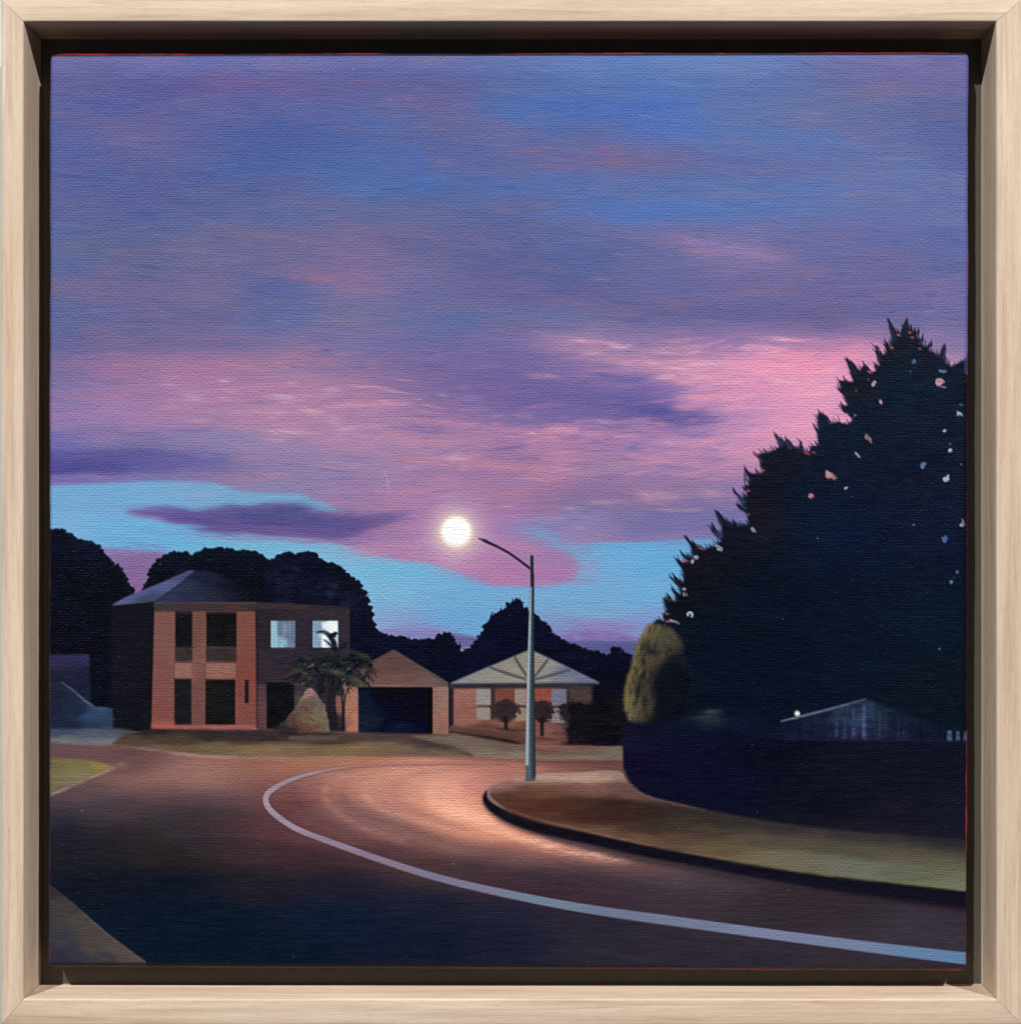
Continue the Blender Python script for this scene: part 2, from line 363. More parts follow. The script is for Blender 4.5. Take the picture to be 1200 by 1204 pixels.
r = np.random.RandomState(15)
for i in range(1500):
    x, y = r.uniform(60, 1134), r.uniform(70, 640); iy, ix = int(y - OY), int(x - OX)
    b_ = 1.5 if 400 < y < 620 else 1.0
    c = (IMG[iy, ix] + r.normal(0, 1) * np.array([9, 4, 2]) * b_ + r.normal(0, 4) * b_)
    if 405 < y < 600 and r.uniform() < .16: c = c * .55 + hx(r.choice(['c884ac', 'd090b4', '6a5aa4', '7464a8', 'b47ca8'])) * .45
    a_ = r.uniform(-8, 10) + (8 if x > 500 and y < 330 else 0) + (4 if 400 < y < 560 and x < 560 else (-3 if 400 < y < 560 else 0))
    dab(x + r.uniform(-12, 12), y + r.uniform(-3, 3), r.uniform(5, 20), r.uniform(.9, 2.6), c, r.uniform(.35, .75), a_, 2.4)
for i in range(150):
    x, y = r.normal(900, 110), r.normal(455, 48)
    if y < 398 or y > 560: continue
    dab(x, y, r.uniform(8, 26), r.uniform(1.2, 3.2), r.choice(['e296b8', 'e48cb0', 'd884b0', 'cc8cba', 'e8a0bc']), r.uniform(.3, .6), r.uniform(-12, 2))
for i in range(110):
    x, y = r.uniform(470, 860), r.normal(525, 26)
    dab(x, y, r.uniform(6, 20), r.uniform(1.2, 3), r.choice(['c080ac', 'cc88b0', '7a64a8', '8a6eb0', 'b87aa4']), r.uniform(.3, .6), r.uniform(-8, 8))
for i in range(70):
    x, y = r.uniform(160, 520), r.normal(470, 18) + 6
    dab(x, y, r.uniform(5, 18), r.uniform(1.2, 2.6), r.choice(['c48eb2', 'cc94b6', 'b878a4', 'a87cac']), r.uniform(.3, .6), r.uniform(-2, 10))
for d in [(700, 470, 110, 15, '5e529c', .5, 4), (775, 482, 60, 9, '4f4a98', .7, 6), (640, 455, 80, 12, '66589e', .4, 4), (745, 450, 60, 8, '6456a4', .5, 10), (600, 425, 70, 8, '685ca4', .4, 4)]: dab(*d)
# clear blue strips low in the sky
BLUE = samples([(60, 590, '76b0d8'), (60, 620, '7ab6de'), (160, 590, '76aeda'), (160, 630, '70b4e0'), (250, 575, '7ca6d4'), (300, 590, '74a6d6'),
    (380, 600, '7aa4d2'), (200, 638, '6ab4e2'), (300, 640, '74b2dc'), (400, 650, '78b2de'), (470, 670, '6cb2de'), (450, 700, '76b4dc'),
    (450, 730, '7ea8d6'), (520, 700, '6cb0dc'), (540, 730, '66aedc'), (480, 745, '8494cc'), (600, 700, '6eb0dc'), (570, 690, '68b0de'), (660, 700, '6cb0dc'),
    (640, 740, '78a0d2'), (690, 660, '6ab2e2'), (740, 650, '64b2e6'), (790, 660, '5eb0e4'), (700, 720, '72aedc'), (760, 700, '66b2e2'),
    (640, 620, '8092c6'), (620, 625, '8c90c4'), (660, 635, '78a2d6'), (710, 700, '6cb0de'), (820, 640, '6aa8dc'), (770, 730, '74a2d8'), (700, 738, '8292c8')], 40, 16)
paint(poly([(50, 572), (120, 568), (190, 565), (255, 568), (272, 575), (300, 580), (352, 581), (380, 590), (398, 600), (330, 606), (220, 604), (150, 598),
            (150, 606), (190, 612), (240, 622), (330, 630), (400, 640), (470, 660), (500, 662), (532, 670), (552, 682), (575, 688), (620, 690), (650, 688), (672, 682),
            (684, 668), (672, 652), (650, 642), (690, 638), (760, 637), (830, 634), (900, 640), (900, 790), (430, 790), (420, 700), (330, 660), (215, 655), (180, 649), (120, 645), (100, 640), (50, 642)], 3.2, 1.6),
      BLUE, .97)
dab(150, 665, 62, 20, '8a6ca0', .75, 4, 3); dab(160, 690, 40, 20, '8e6898', .7, 0, 3); dab(110, 655, 30, 10, '8678ae', .6, 0)
dab(640, 628, 44, 14, '8090c6', .65, 14); dab(632, 621, 26, 8, '7c96cc', .6, 0); dab(655, 640, 30, 7, '74a6da', .6, 20)
dab(640, 660, 36, 14, 'a07eb4', .7, 0, 3); dab(600, 672, 44, 10, 'ae7aae', .6, 3); dab(590, 681, 24, 3, 'b47eac', .5, 0)
dab(625, 672, 12, 4, 'b478a8', .6, 0); dab(480, 620, 34, 12, 'a478ae', .6, 4); dab(460, 652, 44, 5, 'b480ae', .7, 4)
dab(430, 645, 30, 4, 'b884b4', .6, 4); dab(560, 600, 50, 8, 'ac74a6', .5, 0)
dab(490, 748, 70, 6, '8684be', .8, 4, 3); dab(545, 756, 34, 9, '67649c', .9, 0, 4); dab(720, 738, 60, 4.5, '8480c0', .7, 0)
dab(710, 748, 62, 6.5, '8470b4', .9, 0, 4)
dab(686, 664, 16, 16, '8ea2ce', .7, 0, 2); dab(672, 640, 24, 6, '8c98c8', .6, 8); dab(650, 684, 36, 3.4, '9c92c0', .6, -4); dab(560, 684, 30, 3, '9a94c2', .5, 14); dab(470, 660, 60, 2.4, '98a0cc', .5, 3)
r = np.random.RandomState(6)
# long dark cloud
K = 'painted_sky/painted_cloud'
paint(poly([(146, 602), (176, 598), (194, 595), (212, 598), (228, 601), (250, 597), (268, 593), (290, 595), (312, 591), (336, 590), (356, 593), (372, 599), (392, 605), (412, 606), (438, 605), (462, 602), (484, 603),
            (462, 611), (440, 619), (420, 630), (396, 635), (370, 632), (345, 629), (320, 631), (292, 627), (262, 628), (235, 625), (212, 617), (196, 613), (186, 607), (165, 605)], 3.6, 2.4), '6a5298', .9, K)
dab(330, 607, 70, 9, '4e4a8e', .8, 3, 3); dab(300, 611, 40, 6, '52488e', .6); dab(350, 600, 34, 7, '4c4a8c', .75); dab(228, 609, 34, 6, '5c4a92', .8, 10); dab(440, 612, 50, 6, '75589c', .7, -8)
dab(395, 616, 44, 7, '5a4a92', .75); dab(250, 631, 50, 2.6, 'a282b6', .6, 4); dab(330, 634, 60, 2.6, '9a74a8', .7, 3); dab(176, 601, 30, 3, '8a74b2', .7, 3); dab(200, 604, 24, 4, '6e58a0', .6, 6)
dab(425, 634, 40, 3.4, '9a6ea8', .7, -4); dab(290, 622, 60, 3, '6e4e96', .5, 4); dab(372, 624, 30, 3, '6a5298', .5, 4)
for i in range(46):
    x, y = r.uniform(165, 490), r.uniform(592, 634); c = IMG[int(y - OY), int(x - OX)]
    dab(x, y + r.uniform(-2, 2), r.uniform(9, 26), r.uniform(1, 2.4), c + r.uniform(-8, 9), .5, r.uniform(-6, 8))
for i in range(170):      # scumbled light over the clear strips
    x, y = r.uniform(60, 840), r.uniform(572, 745); c = IMG[int(y - OY), int(x - OX)]
    dab(x, y, r.uniform(12, 34), r.uniform(1.2, 3), c + r.uniform(-7, 8) + np.array([r.uniform(-5, 8), 0, 0]), .45, r.uniform(-4, 6))
# low far hills
paint(poly([(640, 760), (650, 753), (672, 754), (700, 753.5), (745, 754), (770, 756), (770, 800), (640, 800)], 1.2), '4e5086', .95, 'painted_hills')
dab(700, 756, 50, 3, '5e5c98', .6)

# ------------------------------------------------------------------ moon
K = 'painted_moon'
def disc(cx, cy, rr): return [(cx + rr * math.cos(a), cy + rr * math.sin(a)) for a in np.linspace(0, 2 * math.pi, 40)[:-1]]
paint(poly(disc(536, 628, 40), 11), 'c09cc0', .55); paint(poly(disc(536, 627, 31), 6), 'd0aec4', .65); paint(poly(disc(536, 627, 25), 3.5), 'ceacbc', .6); paint(poly(disc(536, 626, 22), 3.2), 'e0c0b4', .75, K)
paint(poly(disc(536, 625.5, 19), 2.2), 'f2e0c8', .9, K); paint(poly(disc(536, 625.5, 16.6), 1.7), 'fdfefa', 1, K, 0, .8)
dab(536, 625, 14, 13, 'ffffff', .9, 0, 4, .2)

# ------------------------------------------------------------------ distant trees
def mottled(base, dr, seed, sx=7, sy=3):
    m = vn(sx, sy, seed) * .6 + vn(sx * 3, sy * 3, seed + 1) * .6
    return hx(base) + m[..., None] * hx(dr)
DK = mottled((11, 15, 33), (4, 4, 10), 31)
DKB = mottled((14, 17, 42), (5, 5, 14), 33, 12, 5)
paint(poly(leafy([(50, 626), (57, 626), (61, 622), (66, 628), (80, 626), (86, 630), (88, 638), (96, 637), (106, 637), (112, 642), (117, 652), (124, 657), (131, 664), (140, 669), (147, 676), (149, 685), (153, 693), (160, 700)], 2.2, 3, 1)
      + [(200, 730), (200, 860), (50, 860)], .6), DK, 1, 'painted_tree#far_left')
paint(poly(leafy([(171, 694), (175, 684), (178, 676), (180, 668), (188, 664), (191, 654), (200, 651), (215, 650), (226, 655), (232, 648), (240, 646), (262, 645), (268, 649), (276, 647), (288, 649), (296, 648), (302, 653), (309, 658), (313, 662), (316, 663)], 2.2, 3, 2)
      + [(330, 680), (330, 760), (150, 760)], .6), DK, 1, 'painted_tree#behind_house')
paint(poly(leafy([(312, 664), (318, 661), (326, 656), (334, 650), (340, 649), (346, 653), (358, 650), (366, 650), (372, 654), (378, 659), (388, 665), (396, 664), (402, 669), (407, 675), (414, 679), (420, 685), (424, 691), (427, 698), (430, 707), (433, 716), (433, 723), (437, 728), (440, 738), (446, 745)], 2.4, 3, 3)
      + [(470, 800), (300, 800)], .6), DKB, 1, 'painted_tree#right_of_house')
fringe([(57, 627), (63, 625), (80, 630), (88, 640), (104, 640), (114, 648), (124, 660), (140, 672), (149, 688), (153, 696)], '0c1224', 1.0, 2.2, 5.4, 2.6, seed=1)
fringe([(172, 694), (178, 680), (182, 668), (190, 660), (200, 655), (215, 653), (226, 657), (240, 650), (262, 648), (276, 650), (296, 651), (309, 660), (314, 664)], '0c1222', 1.0, 2.2, 5.4, 2.6, seed=2)
fringe([(318, 664), (334, 654), (346, 656), (366, 653), (378, 662), (396, 668), (407, 678), (420, 689), (427, 702), (431, 716), (438, 738)], '0d1228', 1.0, 2.2, 5.6, 2.6, seed=3)
for k in range(70):
    x, y = r.uniform(180, 430), r.uniform(655, 705)
    if y > 652 + abs(x - 350) * .45 or x < 300: dab(x, y, r.uniform(2, 6), r.uniform(1, 2.6), '161e3c', .4, r.uniform(-30, 30))
for k in range(60):
    x, y = r.uniform(320, 430), r.uniform(665, 730)
    if y > 660 + abs(x - 350) * .5: dab(x, y, r.uniform(3, 8), r.uniform(2, 4), '202858', .35, r.uniform(-20, 20))
line([(433, 722), (439, 713)], [2.4, .6], '10142a', 1, .4); line([(428, 705), (434, 699)], [2, .5], '10142a', 1, .4)
paint(poly(leafy([(438, 738), (447, 743), (455, 747), (463, 749), (470, 749), (480, 751), (486, 753), (500, 752), (508, 753), (515, 748), (521, 746), (528, 743), (532, 748), (534, 754), (538, 760), (541, 765), (548, 766), (556, 766)], 2.2, 3, 4)
      + [(560, 870), (430, 870)], .5), mottled('0b0f2a', (4, 4, 9), 35), 1, 'painted_tree_line')
line([(527, 748), (528, 743)], [3, 1], '0b0f2a', 1, .4); line([(540, 762), (541, 755)], [2.4, .8], '0b0f2a', 1, .4); line([(481, 752), (481, 748)], [2, .8], '0b0f2a', 1, .4)
paint(poly(leafy([(552, 766), (556, 759), (560, 752), (566, 745), (570, 738), (573, 731), (577, 725), (588, 722), (593, 718), (598, 714), (600, 710), (603, 706), (611, 705), (613, 712), (614, 716), (620, 718), (628, 721), (632, 726), (636, 730), (641, 733), (646, 739), (650, 746), (656, 749), (660, 753), (668, 757), (675, 759), (683, 763), (688, 761)], 2.4, 2.6, 5)
      + [(700, 870), (540, 870)], .5), mottled('0c0f2e', (4, 4, 11), 36), 1, 'painted_tree#behind_cottage')
for x, y, dx, dy in [(577, 724, 1, -5), (580, 723, 0, -4), (587, 720, 2, -6), (590, 719, -1, -4), (603, 706, -1, -3), (607, 705, 0, -3), (611, 706, 0, -4)]:
    line([(x, y + 2), (x + dx, y + dy)], [2, .6], '0c0f2e', 1, .3)
paint(poly(leafy([(684, 764), (693, 766), (698, 766), (703, 765), (706, 769), (712, 771), (718, 769), (721, 761), (724, 761), (728, 767), (737, 768), (742, 772), (747, 780)], 1.6, 2.6, 6)
      + [(760, 870), (684, 870)], .5), mottled('0b0e28', (4, 4, 9), 37), 1, 'painted_tree_line#right')

fringe([(440, 742), (455, 750), (470, 752), (486, 755), (500, 755), (508, 754), (521, 748), (530, 747), (538, 762), (552, 768), (560, 754), (570, 740), (580, 726), (592, 721), (602, 708), (611, 707), (616, 718), (630, 726), (646, 742), (660, 755), (675, 761), (692, 767), (706, 771), (718, 771), (724, 763), (730, 768), (742, 774)], '0b0f28', 1.0, 1.2, 3.8, 2.2, seed=4)
# ------------------------------------------------------------------ left edge wall
K = 'painted_garden_wall'
paint(poly([(50, 770), (105, 769), (107, 830), (107, 860), (50, 860)], 1.4), samples([(60, 775, '2e2a58'), (100, 775, '302c60'), (60, 800, '20223e'), (100, 800, '1c2042'), (60, 850, '1e2440')], 20, 12), 1, K, .2)
paint(poly([(50, 801), (72, 801), (84, 812), (96, 821), (110, 831), (126, 832), (140, 835), (144, 838), (145, 859), (50, 860)], 1.0), samples([(60, 820, '20243e'), (90, 830, '1e2a4c'), (80, 850, '1c2646'), (115, 838, '30456c'), (138, 838, '405880'), (110, 852, '26365a'), (138, 854, '2c4064')], 12, 8), 1, K, .2)
line([(72, 802), (86, 812), (100, 824), (111, 831)], [1, 2, 2.4, 2], '5e6c80', .7, .6); line([(112, 832), (128, 833), (142, 837), (143, 856)], [1, 1.5, 2.5, 1.5], '50688e', .6, .8)

# ------------------------------------------------------------------ two storey house
K = 'painted_house'
paint(poly([(131, 711), (184, 706), (184, 860), (133, 860)], .8), mottled((22, 21, 34), (4, 3, 5), 41), 1, K)
paint(poly([(131, 712), (160, 716), (180, 716), (180, 740), (150, 850), (125, 850)], 8), '16182c', .6)
R = K + '/painted_roof'
paint(poly([(180, 708), (200, 694), (224, 671), (240, 671), (262, 676), (285, 690), (312, 709)], .9), samples([(205, 700, '2c3156'), (222, 690, '2c3256'), (228, 702, '282d4e'), (245, 682, '1c2140'), (248, 700, '232842'), (265, 690, '151a30'), (282, 702, '1b1e34'), (300, 705, '101326')], 20, 10), 1, R, .2)
paint(poly([(255, 668), (320, 690), (330, 712), (285, 706)], 5), '0c1022', .7)
paint(poly([(130, 712), (146, 703), (160, 697), (190, 685), (208, 677), (222, 670.5), (229, 671), (214, 683), (200, 694), (182, 707), (168, 709)], .7), samples([(140, 710, '50597e'), (170, 700, '4c5684'), (200, 684, '4c5484'), (220, 673, '404872'), (180, 705, '3c4468')], 14, 8), 1, R, .2)
paint(poly([(181, 707.5), (302, 708), (410, 713), (411, 722), (302, 722), (181, 720)], .9), samples([(190, 714, '3e3440'), (240, 712, '40323c'), (290, 712, '4a3438'), (310, 716, '3a2e38'), (400, 717, '2e2834')], 20, 6), 1, K)
line([(181, 708.5), (302, 709)], 1.4, '5c5664', .5, .5)
BR = samples([(190, 730, '96605e'), (190, 800, '985c58'), (190, 850, 'a05550'), (232, 740, '8a5852'), (232, 820, '8a5654'), (285, 740, '96584e'), (285, 800, '984e48'), (297, 820, 'a85046'), (285, 850, '9a5450'), (216, 788, '9c665c'), (260, 788, 'a06a60')], 12, 20)
BR = BR * .70 + hx('7c5852') * .12 + (vn(5, 2.4, 43) * 3)[..., None]
paint(poly([(181.5, 719), (301, 719), (302, 858.5), (178, 858.5)], .7), BR, 1, K, .15)
def pane(x0, y0, x1, y1, c, name='painted_window', soft=.6, key=K): paint(poly(rect(x0, y0, x1, y1), soft), c, 1, '%s/%s#%d_%d' % (key, name, x0, y0))
WD = mottled((20, 22, 34), (4, 4, 5), 44, 5, 8)
pane(206, 719, 226, 762, WD); pane(242.5, 720, 278, 761, mottled((22, 22, 30), (4, 4, 5), 44, 5, 8)); pane(205, 798, 225, 853, mottled((27, 28, 36), (5, 5, 6), 45)); pane(241.5, 799, 276.5, 853, mottled((24, 25, 28), (4, 5, 5), 46))
for x0, x1 in ((205.5, 226), (242, 278)):
    paint(poly(rect(x0, 761, x1, 778), .8), mottled((58, 46, 52), (9, 7, 8), 47, 4, 2), 1, K); line([(x0, 779), (x1, 779)], 1.2, '33262c', .6, .4); line([(x0, 797.5), (x1, 797.5)], 1.2, '6e4640', .6, .4)
    line([(x0 - .5, 779), (x0 - .8, 852)], 1.2, '4a3234', .55, .4)
    paint(poly(rect(x0, 780, x1 - 1, 797), .8), hx('8e6056') + (vn(4, 2.4, 143) * 5)[..., None], .85)
paint(poly(rect(206, 719, 226, 722), 1), '34262c', .7); paint(poly(rect(242, 719, 278, 722), 1), '34262c', .7)
paint(poly(rect(287.5, 799.5, 292.5, 827), .5), '231c28', 1, K + '/painted_window#slit')
paint(poly(rect(178, 852.5, 318, 858), .8), '9a564e', .9, K, .2); paint(poly(rect(178, 848, 206, 858), 1.5), 'b0564e', .5)
# wing
paint(poly([(300, 716), (411, 716), (412, 860), (302, 860)], .9), samples([(310, 730, '2e2432'), (350, 724, '342a38'), (400, 722, '342c38'), (357, 745, '30283a'), (340, 780, '30283a'), (305, 800, '34283a'), (405, 750, '342c3a'), (400, 780, '30283a'), (385, 810, '2c2636'), (306, 840, '5a3c44'), (355, 830, '4c3e4a'), (380, 845, '30283a')], 16, 14) + (vn(6, 2.2, 48) * 4)[..., None], 1, K, .1)
paint(poly(rect(301, 719, 304, 856), .8), '241c2a', .6); paint(poly(rect(303, 805, 313, 857), 1), '5c3e44', .8)
pane(319, 730, 347, 761.5, samples([(321, 735, '88acc0'), (321, 755, '80aabc'), (330, 740, '5e6e8c'), (335, 750, '6a7088'), (340, 735, '6a7c98'), (345, 750, '687e9e'), (333, 758, '70849e')], 4, 10) + (vn(2.4, 30, 49) * 16)[..., None])
pane(367.5, 730, 397, 761.5, samples([(370, 740, '7c96b0'), (374, 755, '7c98b0'), (380, 735, 'd8e4e4'), (385, 738, 'eeF2f0'), (383, 752, 'f2f6f4'), (391, 738, 'c8ccd2'), (395, 750, 'b4cad8'), (388, 745, 'd8dcdc')], 4, 8) + (vn(3, 12, 50) * 7)[..., None])
paint(poly([(378, 732), (391, 731), (392, 738), (379, 740)], 1), 'eaf2f0', .8)
line([(319, 762.5), (347, 762.5)], 1.3, '4e4450', .7, .5); line([(396.8, 730), (396.8, 760)], 1, '9cc0d2', .8, .4); line([(319.5, 730), (319.5, 761)], 1.6, 'a4ced6', .7, .4)
pane(313.5, 802, 346, 857, mottled((17, 19, 27), (4, 5, 5), 51), 'painted_door', .9)
line([(313, 801), (346, 801)], 1.4, '4c3c46', .6, .6)

# ------------------------------------------------------------------ garage
K = 'painted_garage'
paint(poly([(463, 764), (527, 803), (527, 810), (402, 810), (404, 803), (436, 778)], .8), samples([(463, 775, '5c4244'), (440, 790, '664644'), (490, 795, '684a48'), (510, 804, '6c5250'), (430, 804, '6e4e50'), (475, 785, '5e4442'), (470, 800, '6c4e4c')], 16, 8) + (vn(12, 2.2, 52) * 4)[..., None], 1, K, .1)
line([(463, 765), (495, 785), (527, 805)], [1.2, 2.4, 3.5], '524c4a', .9, .6, K + '/painted_roof'); line([(462, 765), (438, 778)], 1.4, '584648', .6, .6)
line([(420, 806.5), (508, 808)], 3.0, '7c6062', .9, .8)
paint(poly([(508, 808), (527.5, 808), (527.5, 865), (508, 865)], .7), samples([(512, 820, '8a6258'), (520, 850, '94685a'), (524, 820, '8a6c62'), (515, 860, '8a6054')], 8, 12) + (vn(3, 3, 53) * 5)[..., None], 1, K)
paint(poly([(405, 806), (421, 806), (421, 862), (405, 862)], .7), samples([(410, 820, '9a6c58'), (417, 840, 'aa7050'), (408, 855, '946052')], 6, 12) + (vn(3, 3, 53) * 5)[..., None], 1, K)
paint(poly([(393, 818), (404, 818), (403, 856), (395, 856)], 1.2), '8c5c50', .85, K)
pane(421, 808, 508, 863, samples([(425, 825, '101a3a'), (428, 850, '141e3a'), (450, 820, '070b22'), (470, 840, '070a24'), (460, 858, '0e1534'), (500, 830, '080b22'), (480, 815, '080b20'), (440, 812, '090c20'), (450, 850, '0a0f2a')], 10, 9) + (vn(14, 4, 54) * 3)[..., None], 'painted_garage_door', .7, K)
line([(421, 809.5), (508, 810.5)], 3, '06070f', .9, .6); paint(poly(rect(502.5, 812, 508, 864), .6), '04050b', .9)
paint(poly(rect(527.5, 806, 533.5, 850), .8), '22242e', 1, K)

# ------------------------------------------------------------------ brick cottage
K = 'painted_cottage'
WL = samples([(540, 820, '94605a'), (550, 840, '8a5a4e'), (592, 820, '74403a'), (600, 830, '70382e'), (638, 820, '8a463c'), (685, 822, '4c3a3e'), (680, 840, '3a3038'), (545, 850, '8c5a52'), (590, 852, '7c4e44'), (640, 855, '7a4c48'), (560, 860, '6e4640'), (600, 865, '6a443c'), (700, 860, '50353a')], 12, 9) + (vn(5, 2.2, 55) * 5)[..., None]
paint(poly([(533, 806), (698, 806), (698, 835), (735, 860), (735, 880), (528, 880), (528, 856), (533, 852)], .8), WL, 1, K)
def cw(x0, y0, x1, y1, c): paint(poly(rect(x0, y0, x1, y1), .7), hx(c) + (vn(4, 2.5, 56) * 5)[..., None], 1, K + '/painted_window#%d_%d' % (x0, y0))
cw(559.5, 809, 577, 829, '8c8684'); cw(560, 832, 576, 846, '8c807a'); cw(605, 810, 619, 829, '8e7c70'); cw(605, 832, 619, 848, '8e7a68'); cw(648, 810.5, 666, 830, '6c6c80'); cw(648, 833, 666, 850, '7e7674')
paint(poly(rect(577, 808, 582, 846), .7), '3a2c34', .9); paint(poly(rect(666, 809, 670, 832), .7), '34303a', .8); line([(560, 830.5), (620, 831)], 2, '40303a', .75, .6); line([(627, 831), (668, 831)], 2, '403038', .75, .6)
R = K + '/painted_roof'
paint(poly([(530, 803), (566, 787.5), (600, 773.5), (620, 765), (626, 765), (655, 778.5), (680, 790.5), (705, 803), (704, 805), (530, 806)], .7), samples([(545, 800, '96928a'), (570, 792, '9a9488'), (600, 780, '9a9282'), (612, 790, 'a89c82'), (590, 798, '9e9484'), (635, 778, '9c9280'), (640, 795, 'a09684'), (665, 795, '82828c'), (690, 800, '727690'), (670, 787, '6e728a')], 14, 6) * np.array([.88, .89, .96]) + (vn(9, 2, 57) * 5)[..., None], 1, R, .1)
for a, b in [((619, 799), (574, 784)), ((619, 795), (604, 771)), ((628, 796), (645, 774)), ((628, 799), (671, 787))]:
    m = ((a[0] + b[0]) / 2, (a[1] + b[1]) / 2 + .6); line([a, m, b], [3, 3.6, 2.6], '464c50', .9, .7, R)
line([(532, 802.5), (621, 765)], 1.2, '5c6272', .5, .6); line([(625, 765), (704, 802.5)], 1.2, '5c6272', .5, .6)
paint(poly([(528, 803.5), (699, 802.5), (699, 809), (528, 810)], .7), mottled((50, 48, 58), (6, 6, 6), 58, 8, 2), 1, K); line([(530, 803.5), (704, 803)], 1.4, '5a6270', .7, .5)
paint(poly([(696, 806), (745, 790), (745, 880), (696, 880)], 2), '0e1020', .95)
# garden bed and shrubs in front of it
paint(poly([(528, 853), (560, 856), (600, 862), (620, 868), (620, 883), (595, 874), (560, 868), (528, 864)], 1.5), '543a3a', .8)
line([(528, 861), (552, 865), (575, 868), (600, 873), (620, 880)], [2, 4, 4, 5, 5], '1c161e', .9, 1.2, None, .3); line([(560, 852), (585, 856), (615, 864)], [2, 3, 2], '50383a', .7, 1)
def shrub(name, x, y, rx, ry, c, tr, seed):
    a = np.linspace(0, 2 * math.pi, 26)[:-1]; q = np.random.RandomState(seed)
    pts = [(x + rx * math.cos(t) * (1 - .28 * max(0, math.sin(t))) * q.uniform(.82, 1.12), y + ry * math.sin(t) * q.uniform(.85, 1.1)) for t in a]
    paint(poly(pts, .9), mottled(c, (8, 7, 8), seed + 60, 3, 2), .95, name)
    fringe([(x + rx * math.cos(t) * (1 - .3 * max(0, math.sin(t))), y + ry * math.sin(t)) for t in np.linspace(0, 6.4, 14)], hx(c), 1.1, .8, 2.6, 1.2, seed)
    line([(x, y + ry * .5), tr], [4.5, 3.6], '1a1620', .95, .7, name, fine=False)
shrub('painted_shrub#a', 594, 836, 17, 12.5, (48, 40, 48), (595, 858), 1); shrub('painted_shrub#b', 637, 837, 14, 13, (44, 34, 42), (637, 866), 2)
shrub('painted_shrub#c', 672, 838, 16, 13, (36, 32, 42), (673, 868), 3)
line([(583, 857), (600, 858), (618, 859)], [1.5, 2.5, 1.5], '241a20', .6, 1); line([(620, 868), (640, 869), (655, 870)], [1.5, 3, 1.5], '2e1e22', .6, 1.2)
paint(poly(leafy([(668, 873), (666, 858), (674, 846), (668, 834), (676, 827), (690, 829), (700, 824), (714, 822), (728, 818), (745, 815)], 2.4, 3, 9) + [(745, 876), (655, 876)], 1.5), mottled((19, 17, 27), (8, 7, 8), 61, 5, 3), .93, 'painted_hedge')

